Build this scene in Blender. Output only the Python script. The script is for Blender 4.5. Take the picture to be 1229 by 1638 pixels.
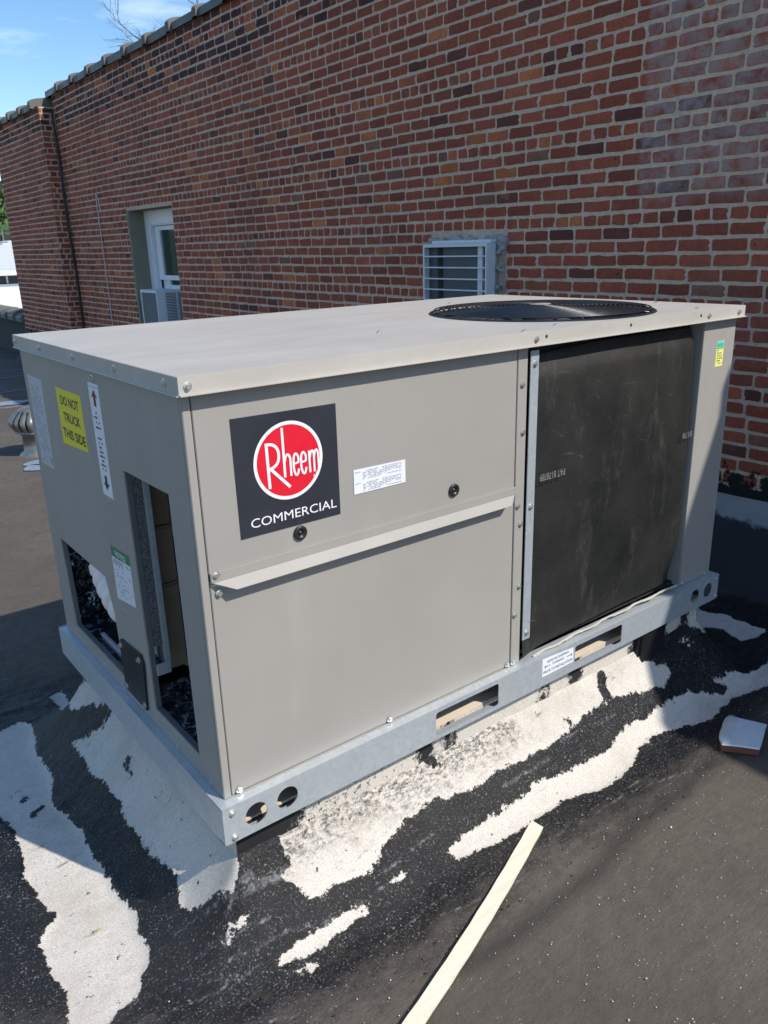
import bpy, bmesh, math, random
import numpy as np
from mathutils import Vector, Matrix
from mathutils.geometry import tessellate_polygon
random.seed(7); np.random.seed(7)
for _o in list(bpy.data.objects): bpy.data.objects.remove(_o)
sc = bpy.context.scene; C = sc.collection
# ---------------------------------------------------------------- camera
cd = bpy.data.cameras.new('camera'); cam = bpy.data.objects.new('camera', cd); C.objects.link(cam)
CP = Vector((-.58652952, -1.39235259, 1.27671455))
cr = Vector((.78916, -.61357, -.02761)); cu = Vector((.2166, .23596, .94732)); cf = Vector((.57473, .75356, -.31911))
cam.matrix_world = Matrix(((cr.x, cu.x, -cf.x, CP.x), (cr.y, cu.y, -cf.y, CP.y), (cr.z, cu.z, -cf.z, CP.z), (0, 0, 0, 1)))
cd.sensor_fit = 'VERTICAL'; cd.sensor_height = 24; cd.sensor_width = 18; cd.lens = 24*1274.17/1638
cd.clip_start = .05; cd.clip_end = 6000
sc.camera = cam
# ---------------------------------------------------------------- light
SD = Vector((.395, -.865, 1.0)).normalized()          # towards the sun
SUN_EL = math.asin(SD.z); SUN_AZ = math.atan2(SD.x, SD.y)
w = bpy.data.worlds.new('World'); sc.world = w; w.use_nodes = True
nt = w.node_tree; bg = nt.nodes['Background']
sky = nt.nodes.new('ShaderNodeTexSky'); sky.sky_type = 'NISHITA'; sky.sun_disc = False
sky.sun_elevation = SUN_EL; sky.sun_rotation = SUN_AZ; sky.altitude = 100; sky.air_density = 1.0; sky.dust_density = .35; sky.ozone_density = 1.6
tc = nt.nodes.new('ShaderNodeTexCoord'); mp = nt.nodes.new('ShaderNodeMapping'); mp.inputs['Scale'].default_value = (1.2, 1.2, 5.0)
mp.inputs['Location'].default_value = (.35, .0, .3)  # shift keeps the view mostly clear; unseen clouds added to whiten the fill
nz = nt.nodes.new('ShaderNodeTexNoise'); nz.inputs['Scale'].default_value = 3.2; nz.inputs['Detail'].default_value = 9; nz.inputs['Roughness'].default_value = .58
rp = nt.nodes.new('ShaderNodeValToRGB'); rp.color_ramp.elements[0].position = .54; rp.color_ramp.elements[1].position = .78
rp.color_ramp.elements[1].color = (.6, .6, .6, 1)
mx = nt.nodes.new('ShaderNodeMix'); mx.data_type = 'RGBA'; mx.inputs[7].default_value = (7.2, 7.8, 8.6, 1)
L = nt.links.new
L(tc.outputs['Generated'], mp.inputs[0]); L(mp.outputs[0], nz.inputs['Vector']); L(nz.outputs[0], rp.inputs[0])
L(rp.outputs[0], mx.inputs[0]); hs_ = nt.nodes.new('ShaderNodeHueSaturation'); hs_.inputs['Saturation'].default_value = 1.22; hs_.inputs['Value'].default_value = .92
L(sky.outputs[0], hs_.inputs['Color']); L(hs_.outputs[0], mx.inputs[6]); L(mx.outputs[2], bg.inputs[0])
bg.inputs[1].default_value = .14
sd = bpy.data.lights.new('sun', 'SUN'); sd.energy = 3.55; sd.angle = math.radians(.55); sd.color = (1.0, .945, .87)
so = bpy.data.objects.new('sun', sd); C.objects.link(so); so.location = (0, 0, 12); so.rotation_euler = SD.to_track_quat('Z', 'Y').to_euler()
vs = sc.view_settings; vs.view_transform = 'Standard'; vs.look = 'None'; vs.exposure = .50; vs.gamma = 1; vs.use_curve_mapping = False
sc.cycles.max_bounces = 8
# ---------------------------------------------------------------- material helpers
class NT:
    def __init__(s, name):
        s.m = bpy.data.materials.new(name); s.m.use_nodes = True; s.t = s.m.node_tree
        s.b = s.t.nodes['Principled BSDF']; s._p = None
    def n(s, ty, **k):
        x = s.t.nodes.new(ty)
        for a, v in k.items(): setattr(x, a, v)
        return x
    def l(s, a, b): s.t.links.new(a, b)
    def obj(s):
        if s._p is None: s._p = s.n('ShaderNodeNewGeometry').outputs['Position']
        return s._p
    def noise(s, scale, detail=4, rough=.55, vec=None, stretch=None):
        x = s.n('ShaderNodeTexNoise'); x.inputs['Scale'].default_value = scale; x.inputs['Detail'].default_value = detail; x.inputs['Roughness'].default_value = rough
        v = vec or s.obj()
        if stretch:
            mm = s.n('ShaderNodeMapping'); mm.inputs['Scale'].default_value = stretch[:3]
            if len(stretch) > 3: mm.inputs['Rotation'].default_value = (0, 0, stretch[3])
            s.l(v, mm.inputs[0]); v = mm.outputs[0]
        s.l(v, x.inputs['Vector']); return x.outputs[0]
    def ramp(s, f, a, b, ca=0., cb=1.):
        x = s.n('ShaderNodeMapRange'); x.inputs[1].default_value = a; x.inputs[2].default_value = b; x.inputs[3].default_value = ca; x.inputs[4].default_value = cb
        s.l(f, x.inputs[0]); return x.outputs[0]
    def math(s, op, a, b=None):
        x = s.n('ShaderNodeMath', operation=op)
        for i, v in enumerate((a, b)):
            if v is None: continue
            if isinstance(v, (int, float)): x.inputs[i].default_value = v
            else: s.l(v, x.inputs[i])
        return x.outputs[0]
    def mix(s, f, a, b):
        x = s.n('ShaderNodeMix', data_type='RGBA')
        if isinstance(f, (int, float)): x.inputs[0].default_value = f
        else: s.l(f, x.inputs[0])
        for i, v in ((6, a), (7, b)):
            if isinstance(v, tuple): x.inputs[i].default_value = (*v[:3], 1)
            else: s.l(v, x.inputs[i])
        return x.outputs[2]
    def attr(s, name, out='Fac'):
        x = s.n('ShaderNodeAttribute'); x.attribute_name = name; return x.outputs[out]
    def xyz(s, i):
        x = s.n('ShaderNodeSeparateXYZ'); s.l(s.obj(), x.inputs[0]); return x.outputs[i]
    def col(s, v):
        if isinstance(v, tuple): s.b.inputs['Base Color'].default_value = (*v[:3], 1)
        else: s.l(v, s.b.inputs['Base Color'])
    def rough(s, v):
        if isinstance(v, float): s.b.inputs['Roughness'].default_value = v
        else: s.l(v, s.b.inputs['Roughness'])
    def metal(s, v): s.b.inputs['Metallic'].default_value = v
    def spec(s, v): s.b.inputs['Specular IOR Level'].default_value = v
    def bump(s, h, strength=.3, dist=.01):
        x = s.n('ShaderNodeBump'); x.inputs['Strength'].default_value = strength; x.inputs['Distance'].default_value = dist
        s.l(h, x.inputs['Height']); s.l(x.outputs[0], s.b.inputs['Normal'])
def plain(name, c, r=.5, metal=0., var=.12, scale=30, bump=0., spec=.5):
    t = NT(name); n = t.noise(scale, 5)
    d = tuple(x*(1-var) for x in c); e = tuple(min(1, x*(1+var)) for x in c)
    t.col(t.mix(n, d, e)); t.rough(t.ramp(n, .3, .7, max(.02, r-.06), min(1, r+.06))); t.metal(metal); t.spec(spec)
    if bump: t.bump(t.noise(scale*4, 4), bump, .004)
    return t.m
M = {}
# painted cabinet steel: taupe with faint dust, smudges and tiny scratches
def paint(name, c, dust=.0):
    t = NT(name); n = t.noise(2.3, 6, .6); n2 = t.noise(38, 5, .7); st = t.noise(7, 5, .6, stretch=(1, 1, .12))
    base = t.mix(t.ramp(n, .3, .7), tuple(x*.94 for x in c), tuple(x*1.05 for x in c))
    base = t.mix(t.math('MULTIPLY', t.ramp(st, .58, .8), .22), base, tuple(x*1.35 for x in c))
    sp = t.ramp(t.noise(150, 3, .8), .72, .76); base = t.mix(t.math('MULTIPLY', sp, .35), base, tuple(x*.6 for x in c))
    if dust: base = t.mix(t.math('MULTIPLY', t.ramp(t.noise(5, 7, .7, stretch=(.5, 1.6, 1, .5)), .42, .7), dust), base, (.60, .57, .52))
    t.col(base); t.rough(t.ramp(n2, .3, .7, .42, .56)); t.spec(.4); t.bump(t.math('ADD', t.math('MULTIPLY', t.noise(3.2, 2), 1.), t.math('MULTIPLY', t.noise(420, 2), .03)), .12, .02); return t.m
M['paint'] = paint('cabinet_paint', (.330, .311, .283)); M['paint_top'] = paint('lid_paint', (.435, .405, .362), .30)
def galv():
    t = NT('galvanised_steel'); v = t.n('ShaderNodeTexVoronoi'); v.inputs['Scale'].default_value = 90; t.l(t.obj(), v.inputs['Vector'])
    n = t.noise(9, 6, .6); st = t.noise(6, 6, .7, stretch=(6, 6, .8))
    c = t.mix(v.outputs['Color'], (.54, .59, .62), (.64, .69, .72)); c = t.mix(t.math('MULTIPLY', t.ramp(n, .4, .75), .4), c, (.36, .39, .42))
    c = t.mix(t.math('MULTIPLY', t.ramp(st, .6, .75), .35), c, (.68, .68, .66)); t.col(c)
    t.rough(t.ramp(n, .3, .7, .38, .55)); t.metal(.55); t.bump(n, .08, .003); return t.m
M['galv'] = galv()
M['screw'] = plain('zinc_screw', (.62, .62, .60), .35, .8)
M['dark'] = plain('dark_interior', (.018, .018, .02), .8)
M['black_plastic'] = plain('black_plastic', (.02, .02, .021), .38)
M['wire'] = plain('black_wire', (.016, .018, .022), .3, .0, spec=.7)
M['wood'] = plain('raw_wood', (.66, .55, .42), .8, bump=.2)
M['white_sticker'] = plain('white_label_stock', (.74, .76, .80), .4, var=.04)
M['grey_sticker'] = plain('grey_label_stock', (.50, .53, .57), .4, var=.06)
M['yellow'] = plain('yellow_label_stock', (.78, .68, .03), .4, var=.05)
M['pale_yellow'] = plain('pale_yellow_label', (.82, .80, .22), .4, var=.05)
M['green'] = plain('green_label_band', (.01, .22, .11), .4)
M['teal'] = plain('teal_label_band', (.12, .62, .50), .4)
M['ink'] = plain('black_ink', (.02, .02, .022), .5)
M['grey_ink'] = plain('grey_ink', (.30, .31, .34), .5)
M['maroon'] = plain('maroon_ink', (.16, .02, .015), .5)
M['badge'] = plain('badge_black', (.026, .029, .038), .42, var=.2, scale=8)
M['red'] = plain('badge_red', (.68, .012, .03), .4, var=.05)
M['badge_white'] = plain('badge_white', (.80, .79, .80), .4, var=.03)
M['brown_card'] = plain('brown_filter_board', (.52, .40, .28), .7, bump=.15)
M['blue'] = plain('blue_tape', (.012, .02, .22), .5)
M['white_metal'] = plain('white_painted_metal', (.62, .66, .70), .45, bump=.05)
M['white_trim'] = plain('white_painted_trim', (.74, .76, .80), .5, var=.06, bump=.05)
M['grille_dark'] = plain('dark_grille', (.075, .09, .105), .6)
M['condenser_fins'] = plain('condenser_fins', (.36, .34, .34), .6, .3)
M['jamb'] = plain('olive_cement_jamb', (.20, .20, .155), .9, var=.25, scale=5, bump=.3)
M['cement'] = plain('rough_cement_patch', (.33, .33, .32), .95, var=.3, scale=22, bump=.9)
M['black_cable'] = plain('black_cable', (.015, .015, .017), .5)
M['white_cable'] = plain('white_cable', (.5, .47, .45), .5)
M['flex'] = plain('flexible_duct', (.86, .80, .77), .5, var=.12, scale=18)
M['bark'] = plain('bark', (.10, .085, .08), .9)
_t = NT('cream_wood_strip'); _n = _t.noise(60, 5, .7, stretch=(.08, 1, 1, -.34)); _c = _t.mix(_t.ramp(_n, .3, .7), (.66, .61, .47), (.78, .74, .60)); _t.col(_t.mix(_t.math('MULTIPLY', _t.ramp(_t.noise(30, 6, .8), .62, .72), .5), _c, (.35, .31, .25))); _t.rough(.6); _t.bump(_n, .15, .003); M['strip'] = _t.m
M['white_chip'] = plain('white_chip', (.7, .69, .66), .8)
M['leaf_dry'] = plain('dry_leaf', (.45, .38, .10), .7)
M['white_wall'] = plain('white_render', (.60, .62, .65), .8, var=.04, scale=2)
M['roof_white'] = plain('pale_shingle', (.50, .52, .54), .8, var=.06, scale=12)
M['vent'] = plain('weathered_aluminium', (.27, .26, .24), .45, .7, var=.25, scale=14)
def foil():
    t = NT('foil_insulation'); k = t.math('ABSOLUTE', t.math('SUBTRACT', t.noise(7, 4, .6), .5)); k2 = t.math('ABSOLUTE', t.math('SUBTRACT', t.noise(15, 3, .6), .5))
    f = t.math('MAXIMUM', t.ramp(k, .012, .002), t.math('MULTIPLY', t.ramp(k2, .010, .002), .5)); t.col(t.mix(f, (.035, .045, .055), (.62, .68, .74))); t.metal(.6); t.rough(.26); t.bump(t.noise(14, 4, .6), .8, .04); return t.m  # pale lines painted into the colour: wrinkle glints and scrim threads
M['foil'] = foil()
def speckle():
    t = NT('speckled_insulation'); n = t.noise(320, 3, .8); t.col(t.mix(t.ramp(n, .44, .56), (.05, .05, .055), (.20, .19, .185))); t.rough(.9); return t.m
M['speckle'] = speckle()
def mat_cover():
    t = NT('black_rubber_sheet'); n = t.noise(4, 6, .65); n2 = t.noise(9, 8, .8, stretch=(1, 1, .35, 0)); sp = t.noise(130, 3, .8)
    c = t.mix(t.ramp(n, .3, .7), (.010, .011, .011), (.022, .021, .018))
    c = t.mix(t.math('MULTIPLY', t.ramp(n2, .54, .70), .38), c, (.12, .115, .105)); c = t.mix(t.math('MULTIPLY', t.ramp(sp, .67, .72), .5), c, (.20, .19, .17))
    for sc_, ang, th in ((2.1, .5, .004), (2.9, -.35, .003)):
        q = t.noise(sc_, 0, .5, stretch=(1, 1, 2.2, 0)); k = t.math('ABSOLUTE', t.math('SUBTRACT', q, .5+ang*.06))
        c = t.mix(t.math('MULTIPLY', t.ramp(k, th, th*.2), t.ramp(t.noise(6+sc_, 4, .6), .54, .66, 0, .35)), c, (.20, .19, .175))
    t.col(c); t.rough(t.ramp(n, .3, .7, .42, .62)); t.bump(t.noise(60, 5, .7), .25, .003); return t.m
M['mat'] = mat_cover()
def glass():
    t = NT('window_glass'); t.col((.03, .045, .045)); t.rough(.04); t.spec(1.0); return t.m
M['glass'] = glass()
def brick_mat(name, use_attr):
    t = NT(name)
    if use_attr: tint = t.attr('tint', 'Color')
    else:
        oi = t.n('ShaderNodeObjectInfo'); tint = oi.outputs['Color']
    va = t.n('ShaderNodeVectorMath', operation='MULTIPLY_ADD'); t.l(tint, va.inputs[0]); va.inputs[1].default_value = (900, 1700, 2300); t.l(t.obj(), va.inputs[2]); own = va.outputs[0]
    n = t.noise(11, 6, .65, own); n2 = t.noise(55, 6, .75); pt = t.noise(5.0, 3, .5, own); big = t.noise(1.1, 4, .6)
    c = t.mix(t.ramp(n, .3, .72), tint, t.mix(.5, tint, (.21, .058, .038)))
    hsv = t.n('ShaderNodeHueSaturation'); t.l(t.ramp(n2, .3, .7, .72, 1.28), hsv.inputs['Value']); t.l(c, hsv.inputs['Color']); c = hsv.outputs[0]
    c = t.mix(t.math('MULTIPLY', t.ramp(pt, .64, .66), .75), c, (.33, .105, .045))                       # bright fired faces
    c = t.mix(t.math('MULTIPLY', t.ramp(n2, .62, .72), .45), c, (.035, .02, .02))                        # pits, soot
    # chalky bloom: high on the wall right of the old paint edge, plus loose traces elsewhere
    y = t.xyz(1); z = t.xyz(2)
    reg = t.math('MULTIPLY', t.ramp(y, 1.16, 1.13), t.ramp(z, 1.38, 1.50)); reg = t.math('MULTIPLY', reg, t.ramp(y, -3., -1.))
    bl = t.math('MULTIPLY', t.ramp(t.noise(13, 7, .7, own), .38, .60), t.math('ADD', t.math('MULTIPLY', reg, .72), t.math('MULTIPLY', t.ramp(big, .6, .72), .13)))
    c = t.mix(bl, c, (.31, .28, .275))
    c = t.mix(t.math('MULTIPLY', t.ramp(t.noise(1.6, 6, .7, stretch=(1, 1, .22)), .52, .75), .38), c, (.05, .035, .03))
    tar = t.math('ADD', t.ramp(z, .27, .05), t.math('MULTIPLY', t.math('SUBTRACT', t.noise(13, 6, .7), .5), 2.2))
    c = t.mix(t.ramp(tar, .42, .5), c, (.014, .014, .017))
    t.col(c); t.rough(.86); t.spec(.25); t.bump(n2, .55, .006); return t.m
M['brick'] = brick_mat('fired_brick', False); M['brick_far'] = brick_mat('fired_brick_joined', True)
def mortar():
    t = NT('mortar'); n = t.noise(45, 7, .7); n2 = t.noise(1.4, 4)
    c = t.mix(t.ramp(n, .3, .7), (.45, .33, .245), (.68, .52, .395)); c = t.mix(t.math('MULTIPLY', t.ramp(n2, .5, .8), .4), c, (.36, .27, .205))
    c = t.mix(t.math('MULTIPLY', t.ramp(t.noise(1.6, 6, .7, stretch=(1, 1, .22)), .52, .75), .35), c, (.12, .09, .07))
    z = t.xyz(2); tar = t.math('ADD', t.ramp(z, .27, .05), t.math('MULTIPLY', t.math('SUBTRACT', t.noise(13, 6, .7), .5), 2.2))
    c = t.mix(t.ramp(tar, .5, .58), c, (.014, .014, .017))
    t.col(c); t.rough(.95); t.bump(n, .8, .008); return t.m
M['mortar'] = mortar()
def coping_m():
    t = NT('glazed_coping_tile'); n = t.noise(9, 6, .7); t.col(t.mix(t.ramp(n, .35, .65), (.045, .055, .055), (.10, .11, .10))); t.rough(t.ramp(n, .3, .7, .3, .7)); t.bump(n, .4, .01); return t.m
M['coping'] = coping_m(); M['coping_joint'] = plain('pale_coping_cement', (.15, .145, .13), .9, var=.3, scale=15, bump=.5)
def roof_mat(name, use):
    t = NT(name)
    n1 = t.noise(26, 8, .7); n2 = t.noise(90, 6, .75); big = t.noise(1.7, 6, .6); brush = t.noise(13, 7, .75, stretch=(.8, 2.0, 1, .12)); fine = t.noise(420, 2, .6); gr = t.noise(330, 4, .85)
    roofc = t.mix(t.ramp(big, .3, .7), (.088, .074, .060), (.130, .112, .093))
    roofc = t.mix(t.math('MULTIPLY', t.ramp(n1, .45, .7), .4), roofc, (.05, .046, .042))
    roofc = t.mix(t.math('MULTIPLY', t.ramp(t.noise(7, 8, .75), .52, .68), .35), roofc, (.055, .048, .042)); scf = t.noise(23, 6, .8, stretch=(.5, 1.6, 1, .9)); roofc = t.mix(t.math('MULTIPLY', t.ramp(scf, .66, .72), .6), roofc, (.035, .032, .03))
    roofc = t.mix(t.math('MULTIPLY', t.ramp(fine, .5, .7), .35), roofc, (.15, .135, .12))
    speck = t.ramp(t.noise(210, 2, .5), .735, .75); roofc = t.mix(t.math('MULTIPLY', speck, .8), roofc, (.5, .48, .45))
    smooth = t.ramp(n1, .3, .7, .62, .8)
    if not use:
        t.col(roofc); t.rough(smooth); t.bump(n2, .35, .006); return t.m
    lap = t.ramp(t.math('ADD', t.attr('D'), t.math('MULTIPLY', t.math('SUBTRACT', n1, .5), .05)), .045, .0)
    roofc = t.mix(t.math('MULTIPLY', lap, .6), roofc, (.022, .021, .021))
    wob = t.math('ADD', t.math('MULTIPLY', t.math('SUBTRACT', n1, .5), .050), t.math('MULTIPLY', t.math('SUBTRACT', n2, .5), .026))
    tarc = t.mix(t.ramp(brush, .35, .7), (.0030, .0035, .005), (.011, .012, .015))
    tarc = t.mix(t.math('MULTIPLY', t.ramp(big, .42, .68), .55), tarc, (.040, .037, .033))
    spn = t.noise(190, 4, .75); tarc = t.mix(t.math('MULTIPLY', t.ramp(spn, .575, .65), t.ramp(n1, .38, .62, .12, .9)), tarc, (.36, .36, .36))  # pale specks: granules, and tar glints painted into the colour
    tarc = t.mix(t.math('MULTIPLY', t.ramp(brush, .66, .74), t.math('MULTIPLY', t.ramp(n2, .45, .6), .35)), tarc, (.16, .16, .17))
    tf = t.ramp(t.math('ADD', t.attr('T'), t.math('ADD', t.math('MULTIPLY', wob, 3.), t.math('MULTIPLY', t.math('SUBTRACT', brush, .5), .25))), -.05, .10)
    c = t.mix(tf, roofc, tarc)
    # pale scrape streaks where the trowel ran thin
    sf = t.math('MULTIPLY', t.ramp(t.math('ADD', t.attr('S'), t.math('MULTIPLY', t.math('SUBTRACT', n2, .45), .022)), .0060, .0008), t.ramp(t.noise(48, 6, .8), .42, .58))
    c = t.mix(t.math('MULTIPLY', sf, .6), c, (.34, .34, .34))
    # mineral granules
    gc = t.mix(t.ramp(gr, .36, .60), (.38, .34, .295), (.71, .665, .595)); gc = t.mix(t.math('MULTIPLY', t.ramp(n1, .55, .75), .3), gc, (.38, .35, .31))
    gc = t.mix(t.ramp(t.noise(38, 5, .7), .66, .69), gc, (.02, .02, .022)); gc = t.mix(t.math('MULTIPLY', t.ramp(t.noise(5, 7, .7), .48, .68), .42), gc, (.34, .295, .24)); gc = t.mix(t.math('MULTIPLY', t.ramp(t.noise(16, 8, .8, stretch=(.5, 1.9, 1, .15)), .60, .68), .75), gc, (.06, .057, .053))
    g = t.ramp(t.math('ADD', t.attr('G'), wob), 0., .0022)
    mot = t.ramp(t.math('ADD', t.attr('M'), t.math('MULTIPLY', wob, 2.)), -.01, .03)
    spk = t.ramp(t.noise(85, 6, .85, stretch=(.7, 1.3, 1, .12)), .40, .55, .12, 1.)
    g = t.math('MULTIPLY', g, t.math('SUBTRACT', 1., t.math('MULTIPLY', mot, t.math('SUBTRACT', 1., spk))))
    c = t.mix(g, c, gc); t.col(c)
    rt = t.mix(tf, smooth, t.ramp(n1, .3, .7, .22, .50)); t.rough(t.mix(g, rt, (.92, .92, .92)))
    hh = t.math('ADD', t.math('MULTIPLY', n2, .5), t.math('MULTIPLY', brush, 1.2)); hh = t.math('SUBTRACT', hh, t.math('MULTIPLY', g, .7))
    t.spec(.22); bs = t.math('SUBTRACT', .6, t.math('MULTIPLY', g, .35)); t.bump(hh, .55, .009)
    bn = [x for x in t.t.nodes if x.type == 'BUMP'][0]; t.l(bs, bn.inputs['Strength']); return t.m
M['roof_near'] = roof_mat('roof_membrane_tarred', True); M['roof'] = roof_mat('roof_membrane', False)
def gran():
    t = NT('granule_flashing'); gr = t.noise(330, 4, .85); n = t.noise(20, 7, .7)
    gc = t.mix(t.ramp(gr, .36, .60), (.38, .34, .295), (.71, .665, .595))
    spk = t.ramp(t.math('ADD', t.noise(75, 5, .8), t.math('MULTIPLY', t.attr('M'), -.20)), .27, .33); gc = t.mix(spk, (.015, .015, .017), gc)
    c = t.mix(t.ramp(t.math('ADD', t.attr('G'), t.math('MULTIPLY', t.math('SUBTRACT', t.noise(34, 8, .8), .5), .22)), .012, -.006), gc, (.010, .010, .012))
    t.col(c); t.rough(.85); t.bump(n, .5, .006); return t.m
M['curb'] = gran()
def grey_flash():
    t = NT('weathered_wall_flashing'); n = t.noise(9, 7, .7); z = t.xyz(2)
    k = t.math('ADD', t.math('MULTIPLY', z, 12.), t.math('MULTIPLY', t.math('SUBTRACT', n, .5), 1.6))
    t.col(t.mix(t.ramp(k, -.40, -.15), (.010, .011, .014), t.mix(n, (.16, .16, .16), (.34, .335, .33)))); t.rough(.7); t.bump(n, .5, .01); return t.m
M['flash'] = grey_flash()
# ---------------------------------------------------------------- object helpers
OFF = {}
def tag(o, label=None, cat=None, group=None, kind=None):
    if label: o['label'] = label
    if cat: o['category'] = cat
    if group: o['group'] = group
    if kind: o['kind'] = kind
    return o
def thing(name, loc, label, cat, group=None):
    o = bpy.data.objects.new(name, None); C.objects.link(o); o.location = loc; o.empty_display_size = .1
    OFF[o.name] = Vector(loc); return tag(o, label, cat, group)
def off(p): return OFF.get(p.name, Vector((0, 0, 0))) if p else Vector((0, 0, 0))
def link(name, me, parent=None, loc=(0, 0, 0)):
    o = bpy.data.objects.new(name, me); C.objects.link(o); o.parent = parent; o.location = loc
    OFF[o.name] = off(parent) + Vector(loc); return o
def mesh(name, vs, fs, mat, parent=None, smooth=False, mi=None):
    d = off(parent); me = bpy.data.meshes.new(name)
    me.from_pydata([(x-d.x, y-d.y, z-d.z) for x, y, z in vs], [], [tuple(f) for f in fs])
    for m in (mat if isinstance(mat, (list, tuple)) else [mat]): me.materials.append(M[m] if isinstance(m, str) else m)
    if mi: me.polygons.foreach_set('material_index', mi)
    if smooth: me.polygons.foreach_set('use_smooth', [True]*len(me.polygons))
    me.update(); return link(name, me, parent)
class MB:
    def __init__(s): s.v = []; s.f = []; s.mi = []
    def add(s, vs, fs, mi=0):
        k = len(s.v); s.v += [tuple(v) for v in vs]; s.f += [tuple(i+k for i in f) for f in fs]; s.mi += [mi]*len(fs); return s
    def box(s, x0, x1, y0, y1, z0, z1, b=0., mi=0):
        if b:
            bm = bmesh.new(); bmesh.ops.create_cube(bm, size=1)
            for v in bm.verts: v.co = Vector(((x0+x1)/2+v.co.x*(x1-x0), (y0+y1)/2+v.co.y*(y1-y0), (z0+z1)/2+v.co.z*(z1-z0)))
            bmesh.ops.bevel(bm, geom=list(bm.edges), offset=b, segments=2, affect='EDGES'); bm.verts.index_update()
            s.add([v.co[:] for v in bm.verts], [[v.index for v in f.verts] for f in bm.faces], mi); bm.free(); return s
        return s.add([(x0, y0, z0), (x1, y0, z0), (x1, y1, z0), (x0, y1, z0), (x0, y0, z1), (x1, y0, z1), (x1, y1, z1), (x0, y1, z1)],
              [(0, 3, 2, 1), (4, 5, 6, 7), (0, 1, 5, 4), (1, 2, 6, 5), (2, 3, 7, 6), (3, 0, 4, 7)], mi)
    def tube(s, pts, r, n=8, mi=0, cap=True, closed=False):
        P = [Vector(p) for p in pts]; vs = []; fs = []; N = len(P); up = Vector((0, 0, 1))
        for i, p in enumerate(P):
            d = ((P[(i+1) % N]-P[i-1]) if closed else (P[min(i+1, N-1)]-P[max(i-1, 0)])).normalized()
            a = up if abs(d.dot(up)) < .95 else Vector((1, 0, 0)); u = d.cross(a).normalized(); v = d.cross(u).normalized(); rr = r[i] if isinstance(r, (list, tuple)) else r
            for j in range(n): t = 2*math.pi*j/n; vs.append(p+u*(rr*math.cos(t))+v*(rr*math.sin(t)))
        for i in range(N if closed else N-1):
            for j in range(n): k = (i+1) % N; fs.append((i*n+j, i*n+(j+1) % n, k*n+(j+1) % n, k*n+j))
        if cap and not closed: fs.append(tuple(range(n-1, -1, -1))); fs.append(tuple((N-1)*n+j for j in range(n)))
        return s.add(vs, fs, mi)
    def lathe(s, prof, c, n=32, mi=0, axis='z'):
        vs = []; fs = []
        for r, h in prof:
            for j in range(n):
                t = 2*math.pi*j/n; a, b = r*math.cos(t), r*math.sin(t)
                vs.append((c[0]+a, c[1]+b, c[2]+h) if axis == 'z' else ((c[0]+a, c[1]+h, c[2]+b) if axis == 'y' else (c[0]+h, c[1]+a, c[2]+b)))
        for i in range(len(prof)-1):
            for j in range(n): fs.append((i*n+j, i*n+(j+1) % n, (i+1)*n+(j+1) % n, (i+1)*n+j))
        return s.add(vs, fs, mi)
    def build(s, name, mat, parent=None, smooth=False): return mesh(name, s.v, s.f, mat, parent, smooth, s.mi)
# maps from a flat (u, v, w) sheet to the world; w is the depth behind the face
FR = lambda y: (lambda u, v, w: (u, y+w, v))            # faces -y
LF = lambda x: (lambda u, v, w: (x+w, u, v))            # faces -x ; u is y
TP = lambda z: (lambda u, v, w: (u, v, z-w))            # faces +z
def plate(mb, outer, holes, th, f, mi=0):
    loops = [outer]+list(holes); flat = [p for l in loops for p in l]
    tris = tessellate_polygon([[Vector((a, b, 0)) for a, b in l] for l in loops]); n = len(flat)
    vs = [f(a, b, 0) for a, b in flat]+[f(a, b, th) for a, b in flat]; fs = []
    for t in tris: fs.append(tuple(t)); fs.append(tuple(i+n for i in reversed(t)))
    k = 0
    for l in loops:
        m = len(l)
        for i in range(m): j = (i+1) % m; fs.append((k+i, k+j, k+j+n, k+i+n))
        k += m
    return mb.add(vs, fs, mi)
def rect(a, b, c, d): return [(a, c), (b, c), (b, d), (a, d)]
def circ(x, y, r, n=28): return [(x+r*math.cos(2*math.pi*i/n), y+r*math.sin(2*math.pi*i/n)) for i in range(n)]
def text(mb, s, u0, u1, v0, v1, f, flipu=False, rot180=False, mi=0, bold=0.):
    cu_ = bpy.data.curves.new('lettering', 'FONT'); cu_.body = s; cu_.resolution_u = 3; cu_.offset = bold; ob = bpy.data.objects.new('lettering_source', cu_); C.objects.link(ob)
    dg = bpy.context.evaluated_depsgraph_get(); me = bpy.data.meshes.new_from_object(ob.evaluated_get(dg))
    P = [v.co.copy() for v in me.vertices]; F = [tuple(p.vertices) for p in me.polygons]; bpy.data.objects.remove(ob)
    xs = [p.x for p in P]; ys = [p.y for p in P]; ax, bx, ay, by = min(xs), max(xs), min(ys), max(ys); out = []
    for p in P:
        a = (p.x-ax)/(bx-ax); b = (p.y-ay)/(by-ay)
        if rot180: a, b = 1-a, 1-b
        out.append(f(u0+(u1-u0)*a, v0+(v1-v0)*b, 0))
    mb.add(out, F, mi); bpy.data.meshes.remove(me)
def ribbon(mb, pts, wd, f, w0=0., mi=0):
    P = [Vector((a, b)) for a, b in pts]; n = len(P); vs = []; fs = []
    for i in range(n):
        d = (P[min(i+1, n-1)]-P[max(i-1, 0)]).normalized(); nn = Vector((-d.y, d.x))*wd/2
        vs.append(f(P[i].x+nn.x, P[i].y+nn.y, w0)); vs.append(f(P[i].x-nn.x, P[i].y-nn.y, w0))
    for i in range(n-1): fs.append((2*i, 2*i+1, 2*i+3, 2*i+2))
    return mb.add(vs, fs, mi)
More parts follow.
